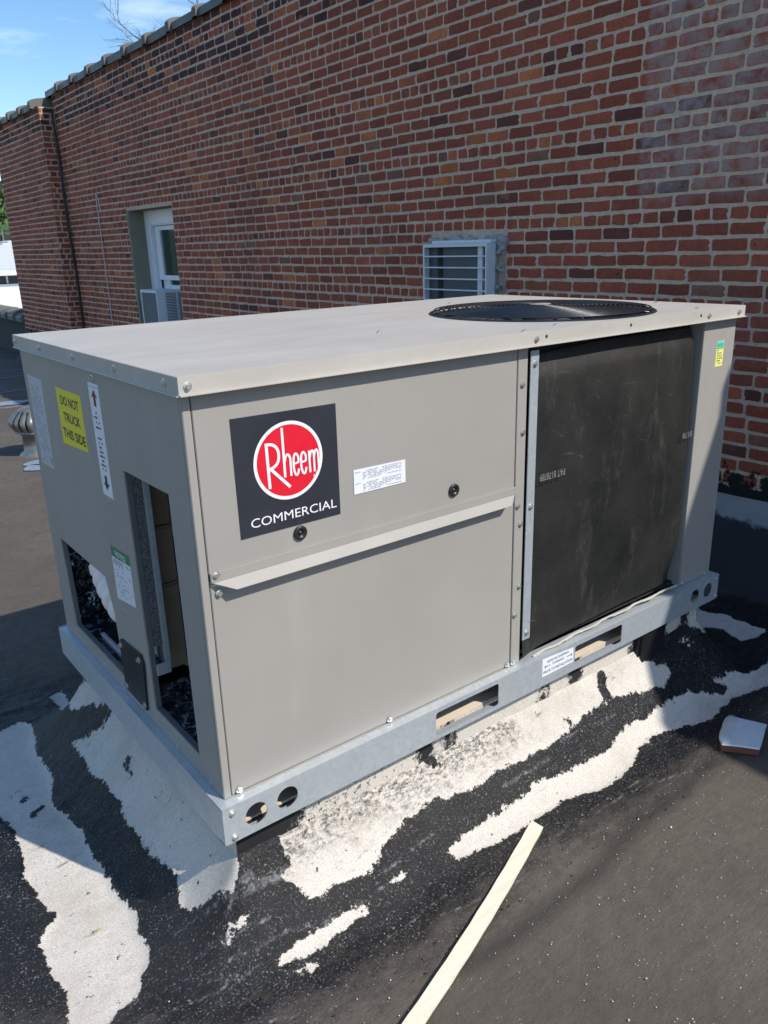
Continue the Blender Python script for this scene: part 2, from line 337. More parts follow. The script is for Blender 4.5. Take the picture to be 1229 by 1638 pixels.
def smoothpath(pts, k=6):
    P = [Vector(p) for p in pts]; out = []
    for i in range(len(P)-1):
        a, b, c, d = P[max(i-1, 0)], P[i], P[i+1], P[min(i+2, len(P)-1)]
        for j in range(k):
            t = j/k; out.append(tuple(.5*((2*b)+(c-a)*t+(2*a-5*b+4*c-d)*t*t+(3*b-a-3*c+d)*t*t*t)))
    out.append(tuple(P[-1])); return out
def fine_print(mb, u0, u1, v0, v1, rows, f, hfrac=.5, mi=0, dens=.85):      # rows of word-long dashes: print too small to read
    rng = random.Random(int(u0*1e4)); ph = (v1-v0)/rows; sg = 1 if u1 > u0 else -1; W_ = abs(u1-u0)
    for r in range(rows):
        v = v1-ph*(r+.75); x = 0; end = W_*rng.choice([1, 1, .95, .8, .6])
        while x < end:
            wl = rng.uniform(.6, 2.6)*ph
            if rng.random() < dens: a = u0+sg*x; b = u0+sg*min(x+wl, end); mb.add([f(a, v, 0), f(b, v, 0), f(b, v+ph*hfrac, 0), f(a, v+ph*hfrac, 0)], [(0, 1, 2, 3)], mi)
            x += wl+ph*.5
TR = {"N":[[[0.63,0.101],[0.681,0.09],[0.654,0.048],[0.664,0.036],[0.68,0.023],[0.645,0.032],[0.619,0.044],[0.614,0.068]],[[0.558,0.092],[0.581,0.074],[0.566,0.057],[0.54,0.044],[0.543,0.059]],[[0.718,0.092],[0.729,0.061],[0.7,0.058]],[[1.388,0.047],[1.417,0.036],[1.39,0.017],[1.395,-0.006],[1.354,-0.008],[1.358,0.021]],[[1.352,0.097],[1.396,0.096],[1.373,0.041],[1.355,0.057]],[[1.164,-0.003],[1.2,-0.016],[1.175,-0.019]],[[0.005,0.683],[0.013,0.663],[0.005,0.61],[-0.005,0.613],[-0.004,0.653]],[[-0.256,0.933],[-0.231,0.906],[-0.252,0.895]],[[-0.251,0.832],[-0.208,0.84],[-0.22,0.815],[-0.247,0.796]]],"G":[[[-0.277,1.329],[-0.217,1.331],[-0.148,1.357],[-0.116,1.317],[-0.128,1.208],[-0.15,1.112],[-0.149,1.007],[-0.152,0.932],[-0.18,0.871],[-0.179,0.796],[-0.165,0.708],[-0.154,0.63],[-0.165,0.542],[-0.159,0.462],[-0.163,0.381],[-0.154,0.314],[-0.148,0.243],[-0.159,0.198],[-0.164,0.155],[-0.16,0.127],[-0.176,0.099],[-0.206,0.073],[-0.225,0.034],[-0.25,0.025],[-0.28,0.019],[-0.305,0.007],[-0.343,-0.002],[-0.38,0.035],[-0.359,0.122],[-0.363,0.191],[-0.366,0.253],[-0.365,0.321],[-0.336,0.357],[-0.315,0.353],[-0.303,0.393],[-0.322,0.409],[-0.322,0.462],[-0.332,0.527],[-0.33,0.594],[-0.311,0.682],[-0.308,0.794],[-0.319,0.856],[-0.363,0.932]],[[-0.063,1.011],[-0.026,0.945],[-0.003,0.911],[0.027,0.893],[0.04,0.892],[0.0,0.88],[0.1,0.85],[0.1,0.2],[0.045,0.045],[0.033,0.018],[0.009,0.02],[-0.004,0.044],[-0.013,0.063],[-0.037,0.086],[-0.064,0.123],[-0.077,0.149],[-0.059,0.159],[-0.054,0.194],[-0.043,0.213],[-0.046,0.25],[-0.059,0.324],[-0.061,0.381],[-0.059,0.451],[-0.065,0.528],[-0.053,0.594],[-0.055,0.707],[-0.064,0.818],[-0.061,0.902],[-0.065,0.965]],[[-0.011,1.46],[0.037,1.483],[0.031,1.145],[0.042,1.107],[0.1,1.05],[0.1,0.93],[0.043,0.921],[0.034,0.949],[0.012,1.038],[-0.023,1.115],[-0.005,1.343],[-0.007,1.411]],[[0.3,0.2],[0.171,0.071],[0.155,0.033],[0.167,0.012],[0.131,-0.001],[0.162,-0.032],[0.177,-0.048],[0.219,-0.054],[0.276,-0.053],[0.348,-0.061],[0.412,-0.039],[0.463,-0.028],[0.512,-0.022],[0.572,-0.015],[0.648,-0.02],[0.744,-0.032],[0.826,-0.026],[0.893,-0.025],[0.979,-0.032],[1.064,-0.032],[1.16,-0.024],[1.247,-0.015],[1.348,-0.011],[1.394,-0.013],[1.464,-0.02],[1.547,-0.031],[1.652,-0.041],[1.708,-0.025],[1.713,-0.007],[1.661,0.005],[1.619,0.027],[1.605,0.055],[1.8,0.2]],[[0.567,-0.098],[0.639,-0.094],[0.728,-0.088],[0.821,-0.095],[0.891,-0.09],[0.943,-0.079],[1.019,-0.086],[1.098,-0.092],[1.167,-0.097],[1.241,-0.099],[1.298,-0.091],[1.367,-0.076],[1.439,-0.073],[1.513,-0.082],[1.537,-0.076],[1.687,-0.079],[1.754,-0.082],[1.825,-0.12],[1.881,-0.143],[1.929,-0.126],[1.884,-0.094],[2.009,-0.09],[2.083,-0.12],[2.254,-0.121],[2.083,-0.21],[1.948,-0.184],[1.876,-0.17],[1.778,-0.183],[1.73,-0.19],[1.63,-0.175],[1.581,-0.163],[1.649,-0.158],[1.568,-0.156],[1.519,-0.141],[1.437,-0.137],[1.379,-0.143],[1.305,-0.173],[1.224,-0.185],[1.17,-0.191],[1.124,-0.191],[1.045,-0.161],[0.972,-0.152],[0.89,-0.153],[0.809,-0.156],[0.734,-0.155],[0.653,-0.141],[0.591,-0.133]],[[0.037,-0.115],[0.061,-0.103],[0.105,-0.102],[0.15,-0.099],[0.193,-0.103],[0.242,-0.098],[0.287,-0.101],[0.319,-0.11],[0.302,-0.125],[0.249,-0.126],[0.208,-0.132],[0.172,-0.132],[0.127,-0.134],[0.088,-0.127],[0.05,-0.121]],[[0.075,-0.154],[0.106,-0.145],[0.12,-0.157],[0.11,-0.165],[0.076,-0.158]],[[-0.039,-0.005],[0.002,-0.014],[0.031,-0.023],[0.016,-0.033],[-0.021,-0.024]],[[-0.05,-0.014],[-0.029,-0.03],[-0.037,-0.036]],[[0.356,-0.096],[0.406,-0.097],[0.433,-0.09],[0.459,-0.102],[0.42,-0.105],[0.383,-0.101],[0.358,-0.106]],[[1.92,0.097],[2.404,0.364],[2.467,0.342],[2.444,0.271],[2.487,0.211],[2.477,0.137],[2.472,0.073],[2.494,0.025],[2.476,0.011],[2.391,0.009],[2.316,0.036],[2.326,0.092],[2.354,0.134],[2.318,0.201],[1.978,0.016],[1.919,0.034],[1.867,0.06]],[[1.826,0.03],[1.874,0.017],[1.911,0.006],[1.907,0.003],[1.822,0.017]]],"T":[[[-0.498,2.162],[-0.278,2.116],[-0.131,1.697],[-0.064,1.732],[-0.003,1.608],[0.083,1.637],[0.158,1.618],[0.1,1.2],[2.6,1.2],[2.8,0.0],[2.4,-0.5],[2.078,-0.282],[1.834,-0.329],[1.651,-0.32],[1.527,-0.317],[1.369,-0.329],[1.2,-0.334],[1.051,-0.313],[0.911,-0.293],[0.79,-0.286],[0.638,-0.292],[0.514,-0.305],[0.408,-0.308],[0.304,-0.315],[0.208,-0.298],[0.062,-0.264],[-0.147,-0.232],[-0.661,0.225]]],"S":[[[-0.034,0.011],[0.047,-0.001],[0.131,-0.001],[0.219,-0.004],[0.31,-0.009]],[[-0.108,0.104],[-0.053,0.074],[0.017,0.007]],[[-0.103,0.012],[-0.01,-0.033],[0.081,-0.049]],[[0.079,-0.002],[0.181,-0.005],[0.267,-0.014]],[[-0.208,-0.048],[-0.091,-0.087],[0.012,-0.101]],[[0.561,-0.066],[0.383,-0.076]],[[1.038,-0.055],[0.836,-0.054]],[[1.414,-0.306],[1.195,-0.251],[1.116,-0.243],[0.922,-0.24],[0.824,-0.223]],[[1.306,-0.24],[1.084,-0.222]],[[0.655,-0.209],[0.522,-0.195],[0.449,-0.193],[0.337,-0.206],[0.284,-0.201]],[[0.367,-0.098],[0.236,-0.105],[0.08,-0.074],[0.022,-0.075],[-0.07,-0.048]],[[0.246,-0.029],[0.113,-0.003],[0.022,0.014],[-0.06,0.059]],[[0.027,0.022],[0.134,0.003],[0.224,0.003]],[[-0.117,-0.046],[-0.042,-0.086]],[[0.05,-0.25],[-0.036,-0.21]],[[1.371,-0.046],[1.106,-0.033]],[[0.718,-0.284],[0.54,-0.257],[0.434,-0.234]]],"M":[[[0.2,0.1],[0.178,0.081],[0.118,0.004],[0.219,-0.004],[0.447,0.0],[0.438,-0.008],[0.587,-0.011],[0.818,-0.008],[1.027,0.001],[0.978,0.034],[0.9,0.1]]],"D":[[[1.518,-0.323],[1.372,-0.332],[1.219,-0.342],[1.062,-0.346],[0.949,-0.362],[0.865,-0.381],[0.799,-0.382]],[[0.799,-0.382],[0.676,-0.384],[0.548,-0.388],[0.449,-0.382],[0.389,-0.371]]]}
# ---------------------------------------------------------------- numpy noise
def vnoise(x, y, seed=0):
    xi = np.floor(x).astype(np.int64); yi = np.floor(y).astype(np.int64); fx = x-xi; fy = y-yi; fx = fx*fx*(3-2*fx); fy = fy*fy*(3-2*fy)
    def h(a, b):
        n = (a*374761393+b*668265263+seed*982451653) & 0x7fffffff; n = ((n ^ (n >> 13))*1274126177) & 0x7fffffff; return ((n ^ (n >> 16)) & 0xffff)/65535.
    return (h(xi, yi)*(1-fx)+h(xi+1, yi)*fx)*(1-fy)+(h(xi, yi+1)*(1-fx)+h(xi+1, yi+1)*fx)*fy
def fbm(x, y, o=4, seed=0):
    s = 0; a = .5
    for i in range(o): s = s+a*vnoise(x*2**i, y*2**i, seed+i); a *= .5
    return s/(1-.5**o)
def sdf_poly(X, Y, poly):
    P = np.array(poly); d = np.full(X.shape, 1e9); ins = np.zeros(X.shape, bool)
    for i in range(len(P)):
        ax, ay = P[i]; bx, by = P[(i+1) % len(P)]; ex, ey = bx-ax, by-ay; l2 = ex*ex+ey*ey+1e-12
        t = np.clip(((X-ax)*ex+(Y-ay)*ey)/l2, 0, 1); d = np.minimum(d, np.hypot(X-ax-t*ex, Y-ay-t*ey))
        if ey != 0: c = ((ay > Y) != (by > Y)) & (X < (bx-ax)*(Y-ay)/ey+ax); ins ^= c
    return np.where(ins, d, -d)
def dline(X, Y, pts):
    d = np.full(X.shape, 1e9)
    for (ax, ay), (bx, by) in zip(pts, pts[1:]):
        ex, ey = bx-ax, by-ay; l2 = ex*ex+ey*ey+1e-12; t = np.clip(((X-ax)*ex+(Y-ay)*ey)/l2, 0, 1); d = np.minimum(d, np.hypot(X-ax-t*ex, Y-ay-t*ey))
    return d
L_, W_, GI, GZ = 2.0115, 1.1841, .045, -.30
# ================================================================ SETTING
def build_roof():
    xs = np.concatenate([np.linspace(-14, -1., 22)[:-1], np.arange(-1.0, 2.86, .0105), [2.90, 2.96, 3.05]])
    ys = np.concatenate([np.linspace(-9, -1.2, 14)[:-1], np.arange(-1.2, 2.2, .0105), np.linspace(2.25, 5, 30), np.linspace(5.3, 34, 50)])
    X, Y = np.meshgrid(xs, ys, indexing='ij')
    dx = np.maximum(np.maximum(GI-X, X-(L_-GI)), 0); dy = np.maximum(np.maximum(GI-Y, Y-(W_-GI)), 0); d = np.hypot(dx, dy)
    t = np.minimum(d/.24, 1); t = 1-(1-t)**2; Z = -.085-.215*t
    near = (X > -1) & (X < 2.9) & (Y > -1.2) & (Y < 2.3)
    G = np.full(X.shape, -1.)
    for p in TR['G']: G = np.maximum(G, sdf_poly(X, Y, p))
    for p in TR['N']: G = np.minimum(G, -sdf_poly(X, Y, p))
    T = sdf_poly(X, Y, TR['T'][0]); Mm = sdf_poly(X, Y, TR['M'][0]); S = np.full(X.shape, 1.)
    for p in TR['S']: S = np.minimum(S, dline(X, Y, p))
    D = np.full(X.shape, 1.)
    for p in TR['D']: D = np.minimum(D, dline(X, Y, p))
    tarw = np.clip(T/.05, 0, 1)*(1-np.clip((G+.004)/.008, 0, 1))
    Z = Z+near*(tarw*(.004+.010*(fbm(X*9, Y*22, 4, 3)-.4))+.0025*(fbm(X*30, Y*30, 3, 9)-.5)+.010*(fbm(X*1.3, Y*1.3, 3, 5)-.5)*np.clip(d/.3, 0, 1))
    nx, ny = X.shape; V = np.stack([X, Y, Z], -1).reshape(-1, 3); idx = np.arange(nx*ny).reshape(nx, ny)
    F = np.stack([idx[:-1, :-1], idx[1:, :-1], idx[1:, 1:], idx[:-1, 1:]], -1).reshape(-1, 4)
    me = bpy.data.meshes.new('roof'); me.vertices.add(len(V)); me.vertices.foreach_set('co', V.ravel()); me.loops.add(F.size); me.loops.foreach_set('vertex_index', F.ravel())
    me.polygons.add(len(F)); me.polygons.foreach_set('loop_start', np.arange(0, F.size, 4)); me.polygons.foreach_set('loop_total', np.full(len(F), 4)); me.update(calc_edges=True); me.validate()
    for nm, A in (('G', G), ('T', T), ('S', S), ('M', Mm), ('D', D)):
        a = me.attributes.new(nm, 'FLOAT', 'POINT'); a.data.foreach_set('value', A.ravel().astype(np.float32))
    me.polygons.foreach_set('use_smooth', [True]*len(F)); me.materials.append(M['roof_near'])
    tag(link('roof', me), kind='structure')
build_roof()
g = MB(); g.box(-3000, 3000, -3000, 3000, -6.2, -6.0); t_ = plain('distant_ground', (.07, .085, .05), .95, scale=.05); tag(g.build('ground', t_), kind='structure')
# seams of the roofing in the wall's shade, far left, and pale blue patches near the vent
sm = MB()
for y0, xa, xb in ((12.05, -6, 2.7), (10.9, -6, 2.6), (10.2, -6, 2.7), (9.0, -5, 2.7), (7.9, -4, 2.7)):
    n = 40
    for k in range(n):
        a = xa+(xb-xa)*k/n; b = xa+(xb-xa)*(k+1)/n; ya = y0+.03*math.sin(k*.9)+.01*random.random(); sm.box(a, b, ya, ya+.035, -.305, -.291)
tag(sm.build('roof_seams', plain('pale_seam', (.16, .17, .18), .6)), kind='structure')  # raised lap strips, pale grey in themselves
pm = MB()
for cx, cy, rx, ry in ((1.15, 5.15, .30, .16), (1.42, 8.15, .40, .13), (.95, 5.0, .16, .1)):
    pts = [(cx+rx*math.cos(a)*(.9+.12*math.sin(3*a+cx*9)), cy+ry*math.sin(a)*(.9+.15*math.sin(5*a+cx*5))) for a in [2*math.pi*i/40 for i in range(40)]]
    plate(pm, pts, [], .004, TP(-.290))
tag(pm.build('roof_patches', plain('pale_blue_patch', (.20, .26, .34), .5, var=.25, scale=40)), kind='structure')
# ---------------------------------------------------------------- curb under the unit
def build_curb():
    root = thing('roof_curb', (L_/2, W_/2, -.3), 'low gravel-faced mounting curb under the rooftop air conditioner, smeared with black tar', 'roof curb')
    def face(name, ua, ub, f, fn):
        us = np.arange(ua, ub+.005, .01); zs = np.linspace(-.12, .0, 9); vs = []; g_ = []; fs = []
        for u in us:
            for z in zs: vs.append(f(u, z, .004*(vnoise(np.array(u*20), np.array(z*20), 4)-.5))); g_.append(fn(u, z))
        m = len(zs)
        for i in range(len(us)-1):
            for j in range(m-1): fs.append((i*m+j, (i+1)*m+j, (i+1)*m+j+1, i*m+j+1))
        o = mesh(name, vs, fs, 'curb', root, True); a = o.data.attributes.new('G', 'FLOAT', 'POINT'); a.data.foreach_set('value', g_); a = o.data.attributes.new('M', 'FLOAT', 'POINT'); a.data.foreach_set('value', [max(0, 1-u/.95) if name == 'curb_front' else 0 for u in us for z in zs]); return o
    def front(u, z):
        bands = [(-.1, .215), (.60, .655), (.70, .73), (1.10, 1.13), (1.245, 1.29), (1.56, 1.76), (1.86, 1.9)]
        return min(max(a-u, u-b) for a, b in bands)
    face('curb_front', GI, L_-GI, FR(GI), front)
    face('curb_left', GI, W_-GI, LF(GI), lambda u, z: min(max(.90-u, u-.99), u-(-1)))
    face('curb_right', GI, W_-GI, lambda u, v, w_: (L_-GI-w_, u, v), lambda u, z: -.1)
    face('curb_back', GI, L_-GI, lambda u, v, w_: (u, W_-GI-w_, v), lambda u, z: -.1)
    mb = MB(); mb.box(GI, L_-GI, GI, GI+.09, -.001, .006); mb.build('wood_nailer', 'wood', root)
    mb = MB(); mb.box(GI, GI+.09, GI+.091, W_-GI, -.001, .006); mb.build('wood_nailer', 'wood', root)
    mb = MB(); mb.box(GI+.1, L_-GI-.01, GI+.1, W_-GI-.01, -.16, -.12); mb.build('curb_floor', 'dark', root)
    mb = MB(); mb.box(1.585, 1.735, .020, .10, -.235, -.001, .012); mb.build('tarred_block', plain('tarred_block', (.009, .009, .011), .5, bump=.6), root)
build_curb()
# ---------------------------------------------------------------- brick wall with its building
XW = 2.97; CH = .0669; Z0 = 1.332
wall = thing('brick_building', (XW, 3., GZ), 'old red brick building wall with grey clay coping, a recessed white window and mortar-smeared courses', 'brick wall')
WY = (6.62, 7.78); WZ = (.30, 1.70)
mb = MB(); plate(mb, rect(-6, 9.855, -.6, 3.138), [rect(WY[0], WY[1], WZ[0], WZ[1])], .35, LF(2.9705))
mb.box(2.7905, 3.325, 9.8555, 12.17, -.6, 3.005); mb.box(3.33, 9., -6, 12.1, -6, -.62); mb.box(4.2, 9., -6, 12.1, -.61, 2.4)
mb.build('wall_core', 'mortar', wall)
def brick_variant(ln, ht, seed):
    rng = random.Random(seed); hy, hz = ln/2, ht/2; pts = []
    cr_ = [rng.uniform(.004, .015) for _ in range(4)]
    cs = [(-hy, -hz), (hy, -hz), (hy, hz), (-hy, hz)]
    for i, (a, b) in enumerate(cs):
        sa = -1 if a < 0 else 1; sb = -1 if b < 0 else 1; c = cr_[i]; q = [(a-sa*c, b), (a-sa*c*.25, b-sb*c*.25), (a, b-sb*c*.9)]
        if i % 2 == 0: q = q[::-1]
        if i == 0 or i == 2: pass
        pts += q
        na, nb = cs[(i+1) % 4]
        for t in ((.35, .68) if i % 2 == 0 else (.5,)): pts.append((a+(na-a)*t, b+(nb-b)*t))
    pts = [(a+rng.uniform(-.0022, .0022), b+rng.uniform(-.0022, .0022)) for a, b in pts]; n = len(pts)
    if rng.random() < .5:
        q = rng.randrange(n); pts[q] = (pts[q][0]*(1-.008/hy), pts[q][1]*(1-.006/hz))
    tilt = rng.uniform(-.05, .05); vs = [(.006, a*1.01, b*1.03) for a, b in pts]
    vs += [(-.0022+rng.uniform(-.0008, .0008)+a*tilt*.12, a*(1-.0025/hy), b*(1-.0035/hz)) for a, b in pts]; vs.append((-.0032+rng.uniform(-.0008, .0008), 0, 0))
    fs = [(i, (i+1) % n, n+(i+1) % n, n+i) for i in range(n)]+[(n+i, n+(i+1) % n, 2*n) for i in range(n)]
    # outward is -x
    return np.array(vs), [tuple(reversed(f)) for f in fs]
BL, BH = .1665, .0550; HL = .0800
VAR = {('s', i): brick_variant(BL, BH, i) for i in range(28)}; VAR.update({('h', i): brick_variant(HL, BH, 50+i) for i in range(16)})
def tint(y, z):
    r = random.random(); k = random.uniform(.8, 1.2)
    if r < .64: c = (.33, .086, .048)
    elif r < .82: c = (.25, .067, .044)
    elif r < .88: c = (.12, .048, .040)
    elif r < .945: c = (.40, .115, .055)
    elif r < .972: c = (.50, .165, .06)
    else: c = (.24, .12, .08)
    if z > 2.72 and r < .5: c = (.045, .024, .030)
    return tuple(x*k for x in c)
recs = []   # kind, variant, centre, yscale, zscale, tint, xplane, rot
def course(y0, y1, z, xp, header, rng, skips=(), rot=0):
    y = y0-rng.uniform(0, .16)
    while y < y1:
        ty = 'h' if header or rng.random() < .035 else 's'
        ln = (HL if ty == 'h' else BL)*rng.uniform(.965, 1.035); a, b = y, y+ln; y = b+rng.uniform(.0085, .0125)
        a, b = max(a, y0), min(b, y1)
        segs = [(a, b)]
        for s0, s1, q0, q1 in skips:
            if q0 < z < q1:
                ns = []
                for (p, q) in segs:
                    if q <= s0 or p >= s1: ns.append((p, q)); continue
                    if p < s0: ns.append((p, s0-.004))
                    if q > s1: ns.append((s1+.004, q))
                segs = ns
        for p, q in segs:
            if q-p < .025: continue
            t2 = 'h' if (q-p) < .11 else 's'; v = rng.randrange(16 if t2 == 'h' else 28); c0 = HL if t2 == 'h' else BL
            recs.append((t2, v, (xp, (p+q)/2, z+rng.uniform(-.0020, .0020)+.004*math.sin((p+q)*.45+z*3)+.002*math.sin((p+q)*1.7+z*9)), (q-p)/c0, rng.uniform(.97, 1.03), tint((p+q)/2, z), rot))
rng = random.Random(3)
skips = [(WY[0]-.002, WY[1]+.05, WZ[0], WZ[1]+.01), (2.02, 2.68, .7, 1.30)]
k = -24
while True:
    zc = Z0-CH/2+k*CH
    if zc+CH/2 > 3.15: break
    if zc > -.28: course(-6, 9.855, zc, XW, (k % 6) == 1, rng, skips)
    if -.28 < zc < 2.98: course(9.858, 12.165, zc, 2.79, (k % 6) == 3, rng); course(2.7915, 2.965, zc, 9.855, (k % 2) == 0, rng, rot=1)
    k += 1
def proj(p):
    d = Vector(p)-CP; dd = d.dot(cf); return 384+796.36*d.dot(cr)/dd, 512-796.36*d.dot(cu)/dd, dd
def hidden(p):
    o = CP; d = Vector(p)-CP; t0, t1 = 0., 1.
    for i, (a, b) in enumerate(((.0, L_), (.0, W_), (0, 1.05))):
        if abs(d[i]) < 1e-9: continue
        p0 = (a-o[i])/d[i]; p1 = (b-o[i])/d[i]
        if p0 > p1: p0, p1 = p1, p0
        t0 = max(t0, p0); t1 = min(t1, p1)
    return t0 < t1
cand = []
for i, r in enumerate(recs):
    if r[6]: continue
    px, py, dd = proj(r[2])
    if dd > 0 and 2 < px < 766 and 2 < py < 1022 and not hidden(r[2]): cand.append((-(BL*r[3] if r[0] == 's' else HL*r[3])/dd/dd, i))
cand.sort(); single = set(i for _, i in cand[:300])
vm = {}
for kk, (vs_, fs_) in VAR.items():
    me = bpy.data.meshes.new('brick'); me.from_pydata([tuple(v) for v in vs_], [], fs_); me.materials.append(M['brick']); me.update(); vm[kk] = me
BV = []; BF = []; BT = []; nb = 0
for i, (ty, v, c, ys_, zs_, tn, rot) in enumerate(recs):
    if i in single:
        o = link('brick', vm[(ty, v)], wall, Vector(c)-off(wall)); o.scale = (1, ys_, zs_); o.color = (*tn, 1)
        continue
    vs_, fs_ = VAR[(ty, v)]; P = vs_*np.array([1, ys_, zs_])
    if rot: P = np.stack([-P[:, 1], P[:, 0], P[:, 2]], -1); cc = np.array([c[1], c[0], c[2]])
    else: cc = np.array(c)
    BV.append(P+cc); BF += [tuple(a+nb for a in f) for f in fs_]; BT += [tn]*len(fs_); nb += len(P)
o = mesh('bricks', [tuple(x) for x in np.concatenate(BV)], BF, 'brick_far', wall); o['kind'] = 'stuff'
a = o.data.attributes.new('tint', 'FLOAT_COLOR', 'FACE'); a.data.foreach_set('color', np.array([(*t, 1) for t in BT], dtype=np.float32).ravel())
# jamb lining and window
mb = MB(); mb.box(2.962, 3.20, WY[1]-.004, WY[1]+.045, WZ[0], WZ[1]+.004, .002); mb.build('window_jamb', 'jamb', wall)
mb = MB(); mb.box(3.02, 3.20, WY[0]-.02, WY[1], WZ[1]-.002, WZ[1]+.02); mb.build('window_lintel', 'jamb', wall)
win = MB(); xf = 3.14
plate(win, rect(6.60, 7.775, .30, 1.695), [rect(6.70, 7.60, .34, 1.535)], .05, LF(xf)); win.box(xf-.012, xf, 7.60, 7.625, .34, 1.55); win.box(xf-.012, xf, 6.66, 7.625, 1.55, 1.575)
win = win.build('window', 'white_trim', wall)
s_ = MB(); plate(s_, rect(6.70, 7.59, .96, 1.53), [rect(6.78, 7.46, 1.01, 1.485)], .035, LF(xf+.03)); s_.build('upper_sash', 'white_trim', win)
s_ = MB(); plate(s_, rect(6.70, 7.59, .84, 1.0), [rect(6.78, 7.40, .905, .965)], .035, LF(xf+.07)); s_.build('lower_sash', 'white_trim', win)
s_ = MB(); s_.box(xf+.05, xf+.054, 6.77, 7.47, 1.0, 1.49); s_.build('upper_pane', 'glass', win)
s_ = MB(); s_.box(xf+.09, xf+.094, 6.77, 7.41, .90, .97); s_.build('lower_pane', 'glass', win)
s_ = MB()
for i in range(10): s_.box(xf+.13, xf+.14+.012*(i % 2), 6.72+i*.09, 6.79+i*.09, .4, 1.5)
s_.build('curtain', plain('grey_curtain', (.25, .27, .27), .9), win)
s_ = MB(); s_.add([(3.33, 6.4, .2), (3.33, 8, .2), (3.33, 8, 1.9), (3.33, 6.4, 1.9), (4.1, 6.4, .2), (4.1, 8, .2), (4.1, 8, 1.9), (4.1, 6.4, 1.9)], [(4, 5, 6, 7), (0, 1, 5, 4), (1, 2, 6, 5), (2, 3, 7, 6), (3, 0, 4, 7)]); s_.build('room_behind_window', 'dark', wall)
# coping tiles
def coping(y0, y1, x0, x1, z, parent, step=.549, first=None, mats=('coping', 'coping_joint'), hh=.046):
    n = 12; prof = [(x0, -.035), (x0, .025)]
    for i in range(n+1): t = math.pi*i/n; prof.append(((x0+x1)/2-(x1-x0)/2*math.cos(t), .025+hh*math.sin(t)))
    prof += [(x1, -.035)]
    y = first if first else y0; me = bpy.data.meshes.new('coping_tile'); vs = []; fs = []; mi = []; xc = (x0+x1)/2; m = len(prof)
    secs = [(-.02, 1.25, 1), (.0, 1.36, 1), (.045, 1.32, 1), (.065, 1.12, 0), (.085, 1.0, 0), (step-.025, .94, 0)]
    for (dy, sc_, _) in secs:
        for (px, pz) in prof: vs.append(((px-xc)*(1+(sc_-1)*.35), dy, pz*sc_ if pz > 0 else pz))
    for i in range(len(secs)-1):
        for j in range(m-1): fs.append((i*m+j, (i+1)*m+j, (i+1)*m+j+1, i*m+j+1)); mi.append(1 if secs[i][2] and secs[i+1][2] else 0)
    fs.append(tuple(range(m))); mi.append(1); fs.append(tuple((len(secs)-1)*m+j for j in range(m-1, -1, -1))); mi.append(0)
    me.from_pydata(vs, [], fs); me.materials.append(M[mats[0]]); me.materials.append(M[mats[1]]); me.polygons.foreach_set('material_index', mi); me.update()
    while y < y1:
        if y > y0-.001:
            o = link('coping_tile', me, parent, Vector((xc, y, z))-off(parent)); o.rotation_euler = (random.uniform(-.012, .012), random.uniform(-.02, .02), 0); o.scale = (1, 1, random.uniform(.92, 1.1))
        y += step
coping(-6.0, 9.75, 2.93, 3.36, 3.165, wall, first=5.62-.549*21)
coping(9.99, 12.1, 2.75, 3.36, 3.035, wall, step=.53)
mb = MB(); mb.box(2.95, 3.35, -6.0, 9.86, 3.1385, 3.150); mb.box(2.775, 3.35, 9.87, 12.17, 3.0055, 3.012); mb.build('coping_bed', 'coping', wall)
# wall foot flashing
mb = MB(); prof = [(2.962, .085), (2.955, .045), (2.935, .03), (2.905, -.045), (2.885, -.06), (2.82, -.20), (2.74, -.30), (2.70, -.315)]
ysn = np.arange(-6, 12.2, .08); vs = []; fs = []
for i, y in enumerate(ysn):
    for j, (x, z) in enumerate(prof): vs.append((x+(.008*(vnoise(np.array(y*3.), np.array(j*1.), 2)-.5)) - (.18 if y > 9.86 else 0), y, z+.012*(vnoise(np.array(y*4.), np.array(j*1.), 8)-.5)))
m = len(prof)
for i in range(len(ysn)-1):
    for j in range(m-1): fs.append((i*m+j, i*m+j+1, (i+1)*m+j+1, (i+1)*m+j))
mesh('wall_flashing', vs, fs, 'flash', wall, True)
# cables on the wall
c_ = MB(); c_.tube(smoothpath([(2.955, 8.60, 1.72), (2.95, 8.62, 1.86), (2.95, 8.66, 1.90), (2.955, 8.70, 1.86), (2.955, 8.70, 1.2), (2.955, 8.71, .3)]), .006, 6)
tag(c_.build('wall_cable', 'white_cable'), 'thin pale cable hanging down the brick wall between the pier and the window', 'cable')
c_ = MB(); c_.tube(smoothpath([(2.935, 9.82, 2.95), (2.945, 9.83, 2.3), (2.94, 9.83, 1.6), (2.95, 9.82, .9), (2.94, 9.83, -.2)]), .014, 6)
tag(c_.build('corner_cable', 'black_cable'), 'black cable running down the inner corner beside the projecting brick pier', 'cable')
